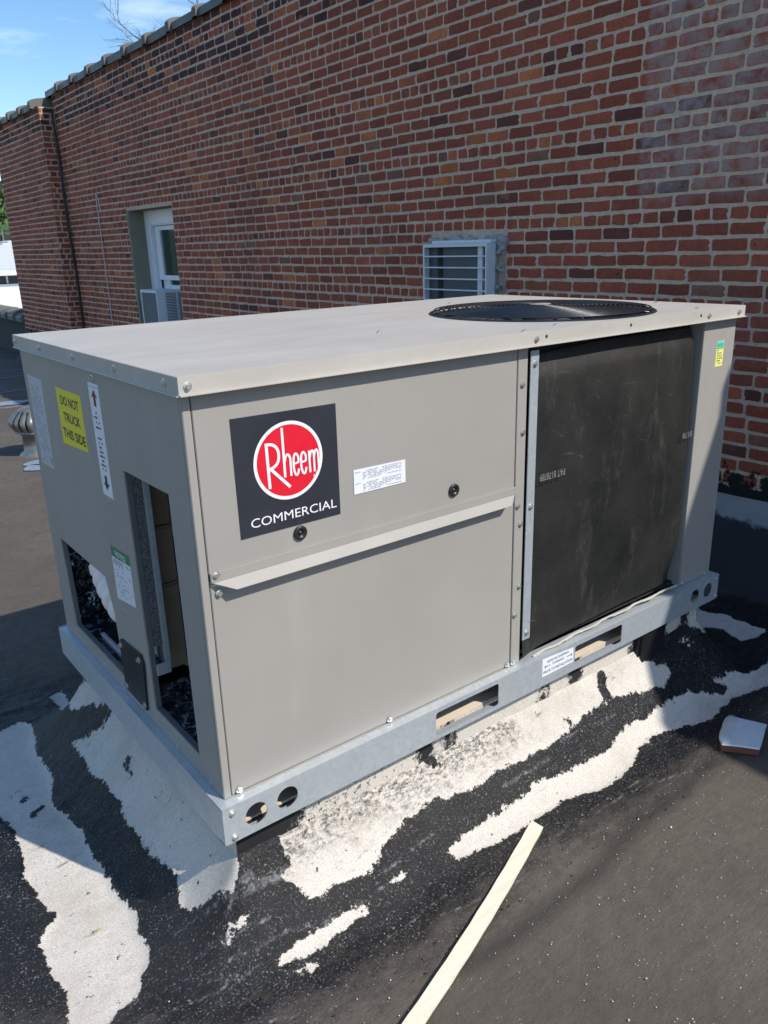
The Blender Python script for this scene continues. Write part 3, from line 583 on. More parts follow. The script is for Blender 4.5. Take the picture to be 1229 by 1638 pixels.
# ---------------------------------------------------------------- window air conditioner (far)
def window_ac():
    r = thing('window_air_conditioner', (3.1, 7.38, .45), 'white window air conditioner with fine grey louvres sitting in the tall window', 'air conditioner')
    x0, x1, y0, y1, z0, z1 = 2.93, 3.34, 7.16, 7.61, .42, .865
    mb = MB(); plate(mb, rect(y0, y1, z0, z1), [rect(y0+.02, y1-.02, z0+.03, z1-.03)], .012, LF(x0)); mb.box(x0+.012, x1, y0, y1, z1-.01, z1, .002); mb.box(x0+.012, x1, y0, y1, z0, z0+.01); mb.box(x0+.012, x1, y1-.01, y1, z0+.01, z1-.01)
    sl = []
    for c in range(2):
        for k in range(24):
            a = 3.03+c*.145; b = a+.125; zz = .445+k*.0165; sl.append(rect(a, b, zz, zz+.0085))
    plate(mb, rect(x0+.012, x1, z0+.01, z1-.01), sl, .01, FR(y0)); mb.build('casing', 'white_metal', r)
    mb = MB(); mb.box(x0+.03, x0+.04, y0+.02, y1-.02, z0+.02, z1-.02); mb.box(3.0, x1, y0+.02, y0+.03, z0+.02, z1-.02); mb.build('coil', 'grille_dark', r)
    for k in range(22):
        mb = MB(); zz = z0+.035+k*.0175; mb.add([(x0+.004, y0+.02, zz), (x0+.004, y1-.02, zz), (x0+.02, y1-.02, zz+.011), (x0+.02, y0+.02, zz+.011)], [(0, 1, 2, 3)]); mb.add([(x0+.004, y0+.02, zz-.0015), (x0+.004, y1-.02, zz-.0015), (x0+.02, y1-.02, zz+.0095), (x0+.02, y0+.02, zz+.0095)], [(3, 2, 1, 0)])
        mb.build('louvre', 'condenser_fins', r)
window_ac()
def wall_ac():
    r = thing('through_wall_air_conditioner', (2.92, 2.37, .8), 'pale blue-grey through-wall air conditioner with a barred dark grille set in rough cement', 'air conditioner')
    x0, x1, y0, y1, z0, z1 = 2.871, 3.0, 2.085, 2.655, .84, 1.262
    mb = MB(); plate(mb, rect(y0, y1, z0, z1), [rect(y0+.012, y1-.012, z0+.015, z1-.016)], .008, LF(x0)); mb.box(x0+.008, x1, y0, y1, z1-.006, z1+.002); mb.box(x0+.008, x1, y0, y1, z0, z0+.006); mb.box(x0+.008, x1, y1-.006, y1, z0+.006, z1-.006); mb.box(x0+.008, x1, y0-.001, y0+.006, z0+.006, z1-.006)
    mb.box(x0+.03, x1, y0-.006, y1-.05, z1+.003, z1+.022, .003); mb.build('casing', 'white_metal', r)
    mb = MB(); mb.box(x0+.045, x0+.05, y0+.01, y1-.01, z0+.01, z1-.01); mb.build('coil', 'grille_dark', r)
    mb = MB(); mb.box(x0+.03, x0+.044, y0+.065, y0+.105, z0+.01, z1-.01); mb.build('pale_strut', 'white_metal', r)
    mb = MB(); mb.box(x0+.035, x0+.044, y1-.135, y1-.10, z0+.01, z1-.01); mb.build('dark_strut', 'dark', r)
    for zz in (1.188, 1.122, 1.055, .99, .925):
        mb = MB(); mb.box(x0-.002, x0+.012, y0+.010, y1-.008, zz, zz+.008, .001); mb.build('grille_bar', 'white_metal', r)
    # rough cement packing round the sleeve
    mb = MB(); N = 46; pts = []
    for i in range(N):
        t = i/N*2*math.pi; cy, cz = 2.345, 1.0; u, v = math.cos(t), math.sin(t); k = 1/max(abs(u)/.325, abs(v)/.295); q = random.uniform(.96, 1.09); pts.append((cy+u*k*q, cz+v*k*(q if v < 0 else q*.995)))
    hole = rect(y0-.002, y1+.002, z0-.002, z1+.003); vs = []; 
    plate(mb, pts, [hole], .05, lambda u, v, w_: (2.945+w_+.012*(math.sin(u*90)+math.cos(v*80))*.5, u, v)); o = mb.build('cement_packing', 'cement', r)
    for _ in range(34):
        e = random.random(); bm = bmesh.new(); bmesh.ops.create_icosphere(bm, subdivisions=2, radius=1)
        if e < .62: c = (2.945, random.uniform(2.02, 2.68), random.uniform(1.272, 1.300))
        else: c = (2.945, random.uniform(2.03, 2.07), random.uniform(.86, 1.26))
        s3 = (random.uniform(.008, .018), random.uniform(.012, .032), random.uniform(.008, .018))
        for v in bm.verts: k = random.uniform(.75, 1.2); v.co = Vector((c[0]+v.co.x*s3[0]*k, c[1]+v.co.y*s3[1]*k, c[2]+v.co.z*s3[2]*k))
        bm.verts.index_update(); mb2 = MB(); mb2.add([v.co[:] for v in bm.verts], [[v.index for v in f.verts] for f in bm.faces]); bm.free()
        lumps.append(mb2)
    mb3 = MB()
    for q in lumps: mb3.add(q.v, q.f)
    tag(mb3.build('cement_lumps', 'cement', r), kind='stuff')
lumps = []
wall_ac()
# ================================================================ THE ROOFTOP UNIT
AC = thing('rooftop_air_conditioner', (L_/2, W_/2, 0), 'large taupe packaged rooftop air conditioner with round red badge and black sheet over its coil', 'air conditioner')
CX, CY = .022, .030; XR, YB = 1.990, 1.165; HZ, RZ = 1.053, .097
# base rails with fork slots and lifting holes
def slot(a, b, c, d, r=.008):
    p = []
    for (x, z, t0) in ((b-r, c+r, -90), (b-r, d-r, 0), (a+r, d-r, 90), (a+r, c+r, 180)):
        for k in range(4): t = math.radians(t0+30*k); p.append((x+r*math.cos(t), z+r*math.sin(t)))
    return p
mb = MB(); plate(mb, rect(0, L_, 0, RZ), [circ(.083, .047, .0285), circ(.166, .049, .0285), slot(.631, .869, .012, .083), slot(1.203, 1.439, .016, .082), circ(1.862, .052, .0265), circ(1.945, .052, .0265)], .003, FR(0.))
mb.box(0, L_, .0031, CY+.02, RZ-.003, RZ-.0005); mb.box(.0, L_, .0031, .03, .0, .0025); rail = mb.build('base_rail', 'galv', AC)
mb = MB(); plate(mb, rect(.0035, W_-.0035, 0, RZ), [], .003, LF(0.)); mb.box(.0031, CX+.02, CY+.021, W_-.01, RZ-.003, RZ-.0005); rail_l = mb.build('base_rail', 'galv', AC)
mb = MB(); mb.box(L_-.003, L_, .0035, W_-.0035, 0, RZ); mb.box(XR-.02, L_-.0035, CY+.021, W_-.01, RZ-.003, RZ-.0005); mb.build('base_rail', 'galv', AC)
mb = MB(); mb.box(0, L_, W_-.003, W_, 0, RZ); mb.build('base_rail', 'galv', AC)
mb = MB(); mb.box(CX+.01, XR-.01, CY+.03, YB-.01, RZ+.001, RZ+.012); mb.build('base_pan', 'dark', AC)
mb = MB(); mb.box(.20, L_-.2, .40, .405, .008, RZ-.004); mb.build('base_cross_rail', 'galv', AC)
# panels (16-gauge sheets) --------------------------------------------------
ZT = 1.022
mb = MB(); mb.box(CX, .0395, CY, CY+.012, RZ+.001, ZT, .0012); corner = mb.build('corner_post', 'paint', AC)
mb = MB(); mb.box(.0425, .944, CY+.001, CY+.010, .640, ZT, .0012); mb.box(.0425, .944, CY-.006, CY+.0005, .6235, .645, .0012)
up = mb.build('upper_access_panel', 'paint', AC)
mb = MB()   # rain lip: slopes out and down, mitred at both ends
mb.add([(.047, CY-.0065, .6245), (.938, CY-.0065, .6245), (.908, CY-.027, .6065), (.088, CY-.027, .6065), (.088, CY-.0275, .605), (.908, CY-.0275, .605), (.938, CY-.0068, .623), (.047, CY-.0068, .623)], [(0, 3, 2, 1), (3, 4, 5, 2), (4, 7, 6, 5), (0, 7, 4, 3), (1, 2, 5, 6)])
mb.build('rain_lip', 'paint', AC)
mb = MB(); mb.box(.0425, .944, CY+.002, CY+.011, RZ+.002, .6275, .0012); low = mb.build('lower_access_panel', 'paint', AC)
mb = MB(); mb.box(.9465, .983, CY, CY+.012, RZ+.001, ZT, .0012); post = mb.build('middle_post', 'paint', AC)
mb = MB(); mb.box(.983, .990, CY+.006, CY+.05, RZ+.001, ZT); mb.build('post_gap_fill', 'dark', AC)  # dark box fills the gap beside the post, its shade in the colour
mb = MB(); mb.box(.990, 1.0215, CY-.004, CY-.001, .165, 1.003, .0006); strip = mb.build('galvanised_strip', 'galv', AC)
mb = MB(); mb.box(1.803, XR, CY, CY+.012, RZ+.001, ZT, .0012); mb.box(1.803, 1.807, CY+.0125, CY+.06, RZ+.001, ZT); rpost = mb.build('right_corner_panel', 'paint', AC)
mb = MB(); mb.box(XR-.004, XR, CY+.0125, YB, RZ+.001, ZT); mb.build('right_side_panel', 'paint', AC)
mb = MB(); mb.box(CX+.002, XR-.005, YB-.004, YB, RZ+.001, ZT); mb.build('back_panel', 'paint', AC)
# left end panel with its two openings
OL = [(.616, .150), (.630, .346), (.664, .440), (1.062, .443), (1.040, .152)]; OR_ = rect(.146, .404, .153, .793)
mb = MB(); plate(mb, rect(CY+.0125, YB-.0045, RZ+.001, ZT), [OL, OR_], .004, LF(CX)); left = mb.build('left_end_panel', 'paint', AC)
mb = MB()
for lp, cs in ((OL, 5), (OR_, 4)):
    for i in range(len(lp)):
        (a, b), (c, d) = lp[i], lp[(i+1) % len(lp)]; mb.add([(CX+.0045, a, b), (CX+.0045, c, d), (CX+.017, c, d), (CX+.017, a, b)], [(0, 1, 2, 3)])
mb.build('opening_return', plain('dark_return_steel', (.12, .135, .14), .5), AC)  # folded edges of the openings, darker than the panel
mb = MB(); mb.box(.9, .905, CY+.02, YB-.01, RZ+.013, ZT); mb.build('bulkhead', 'dark', AC)
# lid
FC, FRD = (1.455, .412), .362
lx0, lx1, ly0, ly1 = .013, 2.001, .012, 1.176
mb = MB(); plate(mb, rect(lx0, lx1, ly0, ly1), [circ(FC[0], FC[1], FRD-.012, 48)], .003, TP(HZ)); 
mb.box(lx0, lx1, ly0-.0015, ly0, HZ-.036, HZ-.0005); mb.box(lx0-.0015, lx0, ly0-.0015, ly1+.0015, HZ-.036, HZ-.0005); mb.box(lx1, lx1+.0015, ly0-.0015, ly1+.0015, HZ-.036, HZ-.0005); mb.box(lx0, lx1, ly1, ly1+.0015, HZ-.036, HZ-.0005)
mb.box(lx0-.0015, lx1+.0015, ly0-.010, ly0-.0016, HZ-.0365, HZ-.0345)      # turned-out drip edge
lid = mb.build('lid', 'paint_top', AC)
mb = MB(); mb.box(lx0-.006, lx0-.0016, ly0, ly1, HZ-.0375, HZ-.0352); mb.build('lid_drip_edge', 'galv', AC)
mb = MB(); mb.lathe([(FRD+.002, .0008), (FRD-.002, .004), (FRD-.012, .004), (FRD-.014, -.09), (FRD-.02, -.09)], (FC[0], FC[1], HZ), 64); mb.build('fan_shroud', 'wire', AC, True)
gd = MB(); rr = .036
rings = []
while rr < FRD-.006: rings.append(rr); rr += .0155
def gz(r): return HZ+.010+.012*(1-(r/FRD)**2)
for r in rings: gd.tube([(FC[0]+r*math.cos(t), FC[1]+r*math.sin(t), gz(r)) for t in [2*math.pi*i/56 for i in range(56)]], .0021, 5, closed=True)
ringo = gd.build('guard_rings', 'wire', AC, True); ringo['kind'] = 'stuff'
for k in range(4):
    a = k*math.pi/4+.28; gd = MB(); gd.tube([(FC[0]+r*math.cos(a), FC[1]+r*math.sin(a), gz(abs(r))-.004) for r in np.linspace(-FRD+.004, FRD-.004, 13)], .0026, 6); gd.build('guard_spoke', 'wire', AC, True)
gd = MB(); gd.lathe([(.0, .004), (.033, .003), (.036, -.002)], (FC[0], FC[1], gz(0)), 24); gd.build('guard_hub', plain('tan_hub', (.30, .27, .22), .5), AC, True)
for k in range(3):
    a0 = k*2*math.pi/3+.5; vs = []; fs = []
    for i in range(9):
        r = .06+(FRD-.09)*i/8; wd = .75-.25*i/8
        for j in range(7): t = a0+(j/6-.5)*wd; vs.append((FC[0]+r*math.cos(t), FC[1]+r*math.sin(t), HZ-.045+.04*(j/6-.5)))
    for i in range(8):
        for j in range(6): fs.append((i*7+j, (i+1)*7+j, (i+1)*7+j+1, i*7+j+1))
    mesh('fan_blade', vs, fs, plain('fan_blade_grey', (.16, .17, .18), .4, .5), AC, True)
gd = MB(); gd.lathe([(0, -.02), (.055, -.022), (.06, -.08), (.06, -.14)], (FC[0], FC[1], HZ), 24); gd.build('fan_hub', 'dark', AC, True)
mb = MB(); mb.box(1.0, 1.95, .08, 1.1, .60, .61); mb.build('fan_deck', 'dark', AC)
# coil and its black cover sheet
mb = MB(); mb.box(1.0, 1.80, CY+.05, CY+.055, RZ+.013, ZT); mb.build('coil', 'dark', AC)
nu, nv = 60, 64; vs = []; fs = []
for i in range(nu+1):
    for j in range(nv+1):
        s, t = i/nu, j/nv
        xr = 1.765+.022*math.sin(t*math.pi)**.8+ (.012 if t > .2 else .012-.03*(1-t/.2)**2); x = .992+(xr-.992)*s
        zt = .978+.024*min(1, s*2.2)**.6-.004*s; zb = .108+.026*(1-math.exp(-s*3))+(.022*max(0, (s-.93)/.07)**2); z = zb+(zt-zb)*t
        y = CY+.006-.012*math.sin(math.pi*s)*math.sin(math.pi*t)+.006*(fbm(np.array(x*5), np.array(z*3.), 3, 11)-.5)
        y += .020*max(0, (t-.93)/.07)*(1-s*.3)+.012*max(0, (s-.96)/.04)
        if s < .1 and t < .12: y -= .012*(1-s/.1)*(1-t/.12)
        vs.append((x, float(y), z))
for i in range(nu):
    for j in range(nv): a = i*(nv+1)+j; fs.append((a, a+nv+1, a+nv+2, a+1))
cover = mesh('coil_cover', vs, fs, 'mat', AC, True)
mb = MB(); sp_ = []
for k in range(60):
    q = k/59; sp_.append((1.035+.735*q, CY-.008+.003*math.sin(k*.5)+.002*random.random(), RZ+.001+.018*(1-math.exp(-q*2.2))+.0018*random.random()))
mb.tube(sp_, [.0032+.0016*random.random() for _ in sp_], 6)     # pale seal along the foot of the cover
tag(mb.build('foam_seal', plain('yellowed_foam', (.46, .44, .36), .9, var=.3), AC))
pg = plain('pale_grey_print', (.20, .21, .20), .6); mb = MB(); text(mb, 'PAT 8178789', 1.027, 1.131, .645, .665, FR(CY-.017), rot180=True); mb.build('cover_print', pg, cover)
mb = MB(); text(mb, '8178', 1.716, 1.768, .649, .668, FR(CY-.012), rot180=True); mb.build('cover_print', pg, cover)
mb = MB(); n = 70
for k in range(n):
    a = .05+.89*k/n; mb.box(a, a+.89/n, CY-.003-.003*random.random(), CY-.0003, RZ-.0004, RZ+.0010)
tag(mb.build('pollen_line', plain('tan_dust', (.36, .32, .25), .95), AC), 'thin tan line of dust along the foot of the panel')
# screws ----------------------------------------------------------------------
def screw_mesh():
    bm = bmesh.new(); prof = [(.0078, 0), (.0078, .0012), (.0062, .0016)]; n = 12; rings_ = []
    for r, h in prof: rings_.append([bm.verts.new((r*math.cos(2*math.pi*i/n), r*math.sin(2*math.pi*i/n), h)) for i in range(n)])
    hx = [[bm.verts.new((.0046*math.cos(math.pi*i/3), .0046*math.sin(math.pi*i/3), h)) for i in range(6)] for h in (.0015, .0052)]
    for a, b in zip(rings_, rings_[1:]):
        for i in range(n): bm.faces.new((a[i], a[(i+1) % n], b[(i+1) % n], b[i]))
    bm.faces.new(rings_[-1])
    for i in range(6): bm.faces.new((hx[0][i], hx[0][(i+1) % 6], hx[1][(i+1) % 6], hx[1][i]))
    bm.faces.new(hx[1]); me = bpy.data.meshes.new('screw'); bm.to_mesh(me); bm.free(); me.materials.append(M['screw']); return me
SM = screw_mesh()
def screw(p, d, parent=AC):
    o = link('screw', SM, parent, Vector(p)-off(parent)); r = {'f': (math.pi/2, 0, 0), 'l': (0, -math.pi/2, 0), 't': (0, 0, 0)}[d]; o.rotation_euler = r
    o.scale = (1.12, 1.12, random.uniform(1.0, 1.3))
for x, z in [(.983-.012, .79), (.964, .918), (.9355, .604), (.958, .586), (.971, .531), (.973, .342), (.957, .257), (.955, .106), (.9325, .106), (.060, .106), (.497, .107), (1.965, .106), (1.820, .106)]: screw((x, CY-.0002, z), 'f')
for x, z in [(1.006, .968), (1.006, .574), (1.006, .186)]: screw((x, CY-.004, z), 'f')
screw((.060, CY-.0003, .596), 'f'); screw((.054, CY-.006, .640), 'f')
for x, z in [(.0235, .078), (.0245, .012), (1.999, .082), (2.003, .012)]: screw((x, 0, z), 'f')
for x, z in [(.030, 1.034), (.991, 1.034), (1.789, 1.034), (1.965, 1.034)]: screw((x, ly0-.0015, z), 'f')
for y in (.074, .343, .625, .909, 1.150): screw((lx0-.0015, y, 1.036), 'l')
for y, z in [(.532, .993), (.531, .687), (1.125, .442), (.540, .378), (1.130, .122), (.957, .118), (.785, .116), (.61, .116), (.451, .113), (.269, .112), (.091, .112)]: screw((CX, y, z), 'l')
for x, y in [(.971, .035), (1.139, .075), (1.80, .06), (1.93, .30), (1.525, .924), (1.95, 1.05), (.72, .32)]: screw((x, y, HZ), 't')
mb = MB()
for x in (1.029, 1.387, 1.743): mb.lathe([(.0, -.0004), (.0045, -.0004), (.0047, .0)], (x, ly0-.0018, 1.038), 12, axis='y')
mb.build('drill_hole', 'dark', lid)
for x, z in ((.2645, .680), (.7215, .682)):
    mb = MB(); mb.lathe([(.0165, .0), (.0165, -.004), (.013, -.0055), (.0085, -.0045), (.008, -.001), (.004, -.001), (.004, -.004), (.0, -.004)], (x, CY, z), 24, axis='y'); mb.build('panel_plug', 'black_plastic', up, True)
# ---- badge ------------------------------------------------------------------
by = CY-.0005
mb = MB(); plate(mb, [(.1195, .955), (.374, .952), (.374, .699), (.1215, .699)][::-1], [], .0004, FR(by)); badge = mb.build('brand_badge', 'badge', up)
cx_, cz_ = .2485, .8470
mb = MB(); plate(mb, circ(cx_, cz_, .0850, 56), [circ(cx_, cz_, .0775, 56)], .0002, FR(by-.0004)); mb.build('badge_ring', 'badge_white', badge)
mb = MB(); plate(mb, circ(cx_, cz_, .0778, 56), [], .0001, FR(by-.0002)); mb.build('badge_disc', 'red', badge)
mb = MB(); F_ = FR(by-.0006)
ribbon(mb, [(.1962, .8925), (.1982, .7942)], .0068, F_, 0); ribbon(mb, smoothpath([(.193, .8895), (.2074, .8883), (.2179, .8822), (.2240, .8697), (.2230, .8527), (.2163, .8426), (.2063, .8374), (.1985, .8365)]), .0064, F_, -.00005)
ribbon(mb, [(.2025, .837), (.2478, .7888)], .0068, F_, -.0001); ribbon(mb, [(.2356, .9195), (.2366, .812)], .0058, F_, -.00015)
hh_ = lambda pts, w_, k: ribbon(mb, smoothpath(pts), w_, F_, k)
hh_([(.2372, .845), (.2400, .8555), (.2450, .8605), (.2500, .8560), (.2518, .845), (.2518, .8124)], .0052, -.0002)
for dx in (0, .0188):
    hh_([(.2590+dx, .8375), (.2712+dx, .8390)], .0042, -.00025)
    hh_([(.2708+dx, .8380), (.2716+dx, .8490), (.2688+dx, .8562), (.2650+dx, .8590), (.2612+dx, .8550), (.2592+dx, .8450), (.2592+dx, .8270), (.2618+dx, .8160), (.2655+dx, .8120), (.2692+dx, .8155), (.2716+dx, .8250)], .0050, -.0003)
ribbon(mb, [(.2988, .8600), (.2998, .8112)], .0050, F_, -.00035)
hh_([(.3000, .8430), (.3030, .8550), (.3066, .8585), (.3098, .8540), (.3108, .8430), (.3108, .8110)], .0048, -.0004)
hh_([(.3110, .8430), (.3138, .8555), (.3174, .8590), (.3208, .8540), (.3218, .8430), (.3220, .8106)], .0048, -.00045)
text(mb, 'R', .3086, .3115, .8000, .8038, FR(by-.0011)); plate(mb, circ(.3101, .8019, .0036, 20), [circ(.3101, .8019, .0030, 20)], .0001, FR(by-.0011))
mb.build('logo_lettering', 'badge_white', badge)
mb = MB(); text(mb, 'COMMERCIAL', .1470, .3640, .7175, .7375, FR(by-.0006)); mb.build('badge_lettering', 'badge_white', badge)
# ---- white notice on the upper panel ------------------------------------------
mb = MB(); plate(mb, [(.4145, .735), (.5655, .735), (.5655, .791), (.4145, .793)], [], .0004, FR(by)); st = mb.build('white_sticker', 'white_sticker', up)
mb = MB(); f2 = FR(by-.0003); fine_print(mb, .440, .553, .766, .788, 6, f2); fine_print(mb, .440, .553, .738, .760, 6, f2); fine_print(mb, .418, .437, .784, .788, 1, f2); fine_print(mb, .418, .437, .757, .761, 1, f2); mb.build('fine_print', 'grey_ink', st)
# ---- right corner sticker
mb = MB(); plate(mb, rect(1.885, 1.928, .862, .944), [], .0004, FR(by)); st = mb.build('yellow_sticker', 'pale_yellow', rpost)
mb = MB(); plate(mb, rect(1.886, 1.927, .921, .943), [], .0002, FR(by-.0003)); mb.build('sticker_band', 'teal', st)
mb = MB(); text(mb, 'NOTICE', 1.890, 1.923, .926, .936, FR(by-.0006)); fine_print(mb, 1.891, 1.922, .868, .918, 6, FR(by-.0003), .45); plate(mb, rect(1.888, 1.925, .9195, .9212), [], .0001, FR(by-.0006)); mb.build('fine_print', plain('olive_ink', (.10, .16, .06), .5), st)
# ---- rail label
mb = MB(); plate(mb, [(1.053, .031), (1.196, .033), (1.193, .083), (1.052, .092)], [], .0004, FR(-.0005)); st = mb.build('rail_label', 'white_sticker', rail)
mb = MB(); f2 = FR(-.0009); text(mb, 'REMOVE SHIPPING', 1.074, 1.172, .0725, .0805, f2); text(mb, 'DUNNAGE', 1.098, 1.150, .0590, .0665, f2); text(mb, 'PRIOR TO INSTALLATION', 1.058, 1.190, .0400, .0490, f2)
for s, ux in ((1, 1.172), (-1, 1.078)): 
    mb.add([f2(ux-.010, .0632, 0), f2(ux+.010, .0632, 0), f2(ux+.010, .0612, 0), f2(ux-.010, .0612, 0)], [(0, 1, 2, 3)]); mb.add([f2(ux+s*.010, .0665, 0), f2(ux+s*.017, .0622, 0), f2(ux+s*.010, .0580, 0)], [(0, 1, 2)])
mb.build('label_print', 'ink', st)
# ---- left end stickers (u is y; text runs towards -y)
bx = CX-.0005; f2 = LF(bx-.0003); f1 = LF(bx)
mb = MB(); plate(mb, [(1.125, .941), (.983, .940), (.995, .676), (1.118, .673)], [], .0004, f1); st = mb.build('data_plate', 'grey_sticker', left)
mb = MB(); fine_print(mb, 1.112, 1.075, .925, .932, 1, f2); fine_print(mb, 1.112, 1.000, .715, .918, 26, f2, .42, dens=.7); mb.add([f2(1.018, .708, 0), f2(1.002, .708, 0), f2(1.002, .685, 0), f2(1.018, .685, 0)], [(0, 1, 2, 3)]); fine_print(mb, 1.105, 1.04, .684, .706, 3, f2); mb.build('fine_print', 'grey_ink', st)
mb = MB(); plate(mb, [(.8505, .936), (.646, .936), (.648, .790), (.855, .780)], [], .0004, f1); st = mb.build('warning_sticker', 'yellow', left)
mb = MB(); text(mb, 'DO NOT', .822, .672, .892, .918, f2, bold=.022); text(mb, 'TRUCK', .812, .676, .848, .874, f2, bold=.022); text(mb, 'THIS SIDE', .838, .655, .802, .829, f2, bold=.022); mb.build('warning_lettering', 'ink', st)
mb = MB(); plate(mb, rect(.500, .571, .698, .981), [], .0004, f1); st = mb.build('arrow_sticker', 'white_sticker', left)
mb = MB(); mb.add([f2(.5435, .925, 0), f2(.5275, .925, 0), f2(.5275, .948, 0), f2(.5435, .948, 0)], [(0, 1, 2, 3)]); mb.add([f2(.555, .9475, -.0001), f2(.516, .9475, -.0001), f2(.5355, .966, -.0001)], [(0, 1, 2)]); mb.build('red_arrow', 'maroon', st)
mb = MB(); mb.add([f2(.5435, .752, 0), f2(.5275, .752, 0), f2(.5275, .732, 0), f2(.5435, .732, 0)], [(0, 1, 2, 3)]); mb.add([f2(.555, .7325, -.0001), f2(.516, .7325, -.0001), f2(.5355, .715, -.0001)], [(0, 1, 2)])
for zz, w_ in ((.909, .012), (.897, .045), (.885, .026), (.872, .036), (.845, .032), (.834, .026), (.822, .044), (.811, .03), (.800, .036), (.789, .014), (.778, .036), (.767, .026)): fine_print(mb, .5355+w_/2, .5355-w_/2, zz-.004, zz+.003, 1, f2, .7)
mb.add([f2(.566, .9725, 0), f2(.505, .9725, 0), f2(.505, .9715, 0), f2(.566, .9715, 0)], [(0, 1, 2, 3)]); mb.build('sticker_print', 'ink', st)
mb = MB(); plate(mb, [(.578, .556), (.447, .563), (.447, .424), (.580, .406)], [], .0004, f1); st = mb.build('notice_sticker', 'white_sticker', left)
mb = MB(); plate(mb, [(.578, .5565), (.4465, .5635), (.4465, .536), (.578, .528)], [], .0002, LF(bx-.0003)); mb.build('sticker_band', 'green', st)
mb = MB(); text(mb, 'NOTICE', .548, .475, .537, .552, LF(bx-.0006), bold=.02); mb.build('notice_lettering', 'badge_white', st)
mb = MB(); fine_print(mb, .572, .452, .508, .528, 3, f2, .6); fine_print(mb, .570, .454, .425, .503, 12, f2, .35, dens=.5); mb.build('fine_print', 'grey_ink', st)
# black cover plate between the openings
mb = MB(); plate(mb, [(.602, .126), (.456, .124), (.436, .270), (.448, .292), (.590, .282), (.603, .264)][::-1], [], .006, LF(CX-.007)); cp_ = mb.build('black_cover_plate', 'black_plastic', AC)
for y, z in ((.593, .263), (.462, .272), (.462, .138), (.590, .138)): screw((CX-.007, y, z), 'l', cp_)
# ---- inside the left openings --------------------------------------------------
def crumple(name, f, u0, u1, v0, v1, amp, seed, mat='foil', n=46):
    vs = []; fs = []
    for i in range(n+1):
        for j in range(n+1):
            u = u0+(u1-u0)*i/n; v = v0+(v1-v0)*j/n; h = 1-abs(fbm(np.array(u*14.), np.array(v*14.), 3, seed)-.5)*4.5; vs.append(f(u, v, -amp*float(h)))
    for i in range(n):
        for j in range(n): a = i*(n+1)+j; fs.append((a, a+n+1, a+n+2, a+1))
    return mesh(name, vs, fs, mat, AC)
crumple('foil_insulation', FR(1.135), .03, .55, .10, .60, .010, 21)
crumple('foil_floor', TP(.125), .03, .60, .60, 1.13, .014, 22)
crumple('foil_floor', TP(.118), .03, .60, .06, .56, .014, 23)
mb = MB(); mb.box(.060, .070, .60, .92, .135, .158, .001); mb.build('inner_channel', 'galv', AC)
# ribbed flexible duct: bends down behind the left opening
path = smoothpath([(.27, .98, .62), (.20, .97, .50), (.150, .945, .40), (.140, .88, .325), (.15, .79, .262), (.19, .68, .222), (.26, .57, .20)], 14)
rad = [.085*(1-.16*(abs(((i*.22) % 1)-.5)*2)**5) for i in range(len(path))]
mb = MB(); mb.tube(path, rad, 28); mb.build('flexible_duct', 'flex', AC, True)
mb = MB(); mb.box(.040, .062, .4045, .60, .325, .80); mb.build('insulation_edge', 'speckle', AC)
mb = MB(); mb.box(.0625, .078, .400, .4042, .262, .80, .001); mb.box(.0625, .0655, .4045, .45, .262, .80); ch = mb.build('filter_channel', 'galv', AC)
mb = MB(); mb.box(.036, .074, .394, .3995, .246, .278, .001); mb.build('channel_foot', 'galv', ch)
zz = [(.175, .426), (.430, .590), (.594, .80)]
for a, b in zz:
    mb = MB(); mb.box(.118, .60, .530, .60, a, b, .006); fb = mb.build('filter_box', 'brown_card', AC)
    mb = MB(); mb.box(.1705, .182, .5285, .5297, a+.03 if a < .4 else a+.004, b-.03); mb.build('blue_tape', 'blue', fb)
# ================================================================ SMALL THINGS
# cream strip of wood on the tar
p0, p1 = Vector((.858, -.170)), Vector((.187, -.407)); dr = (p0-p1).normalized(); nn = Vector((-dr.y, dr.x))
vs = []; fs = []; n = 26
for i in range(n+1):
    s = i/n; c = p0+(p1-p0)*(s*1.5); bend = .016*math.sin(s*math.pi*1.1)*(-1); hw = .0192+.0006*math.sin(i*2.3)
    lift = .005+.004*math.sin(s*math.pi)
    for (a, zz_) in ((-hw, .0), (hw, .0), (hw, .007), (-hw, .007)): q = c+nn*(a+bend)+(dr*(.006 if a > 0 else -.004) if i == 0 else dr*0); vs.append((q.x, q.y, -.300+lift+zz_))
for i in range(n):
    for j in range(4): fs.append((i*4+j, i*4+(j+1) % 4, (i+1)*4+(j+1) % 4, (i+1)*4+j))
fs += [(3, 2, 1, 0), tuple(n*4+j for j in range(4))]
tag(mesh('wood_strip', vs, fs, 'strip'), 'long cream-coloured flat strip of trim lying across the black tar in front', 'trim strip')
# broken coping tile painted white
fr_ = thing('tile_fragment', (1.68, -.31, -.29), 'broken terracotta tile painted white, lying on the shaded roof at the right', 'tile')
out = [(1.742, -.237), (1.749, -.268), (1.766, -.305), (1.784, -.347), (1.762, -.353), (1.700, -.378), (1.635, -.401), (1.604, -.356), (1.568, -.312), (1.584, -.296), (1.640, -.272), (1.700, -.248)][::-1]
def inset(pts, k, c): return [(c[0]+(a-c[0])*k, c[1]+(b-c[1])*k) for a, b in pts]
cc = (1.685, -.312)
vs = [(a, b, -.296) for a, b in inset(out, .97, cc)]+[(a, b, -.272) for a, b in out]+[(a, b, -.268) for a, b in inset(out, .96, cc)]; m = len(out)
vs += [(cc[0], cc[1], -.266)]; fs = []; mi = []
for i in range(m): j = (i+1) % m; fs += [(i, j, m+j, m+i), (m+i, m+j, 2*m+j, 2*m+i), (2*m+i, 2*m+j, 3*m)]; mi += [0, 1, 1]
fs = [tuple(reversed(f)) for f in fs]
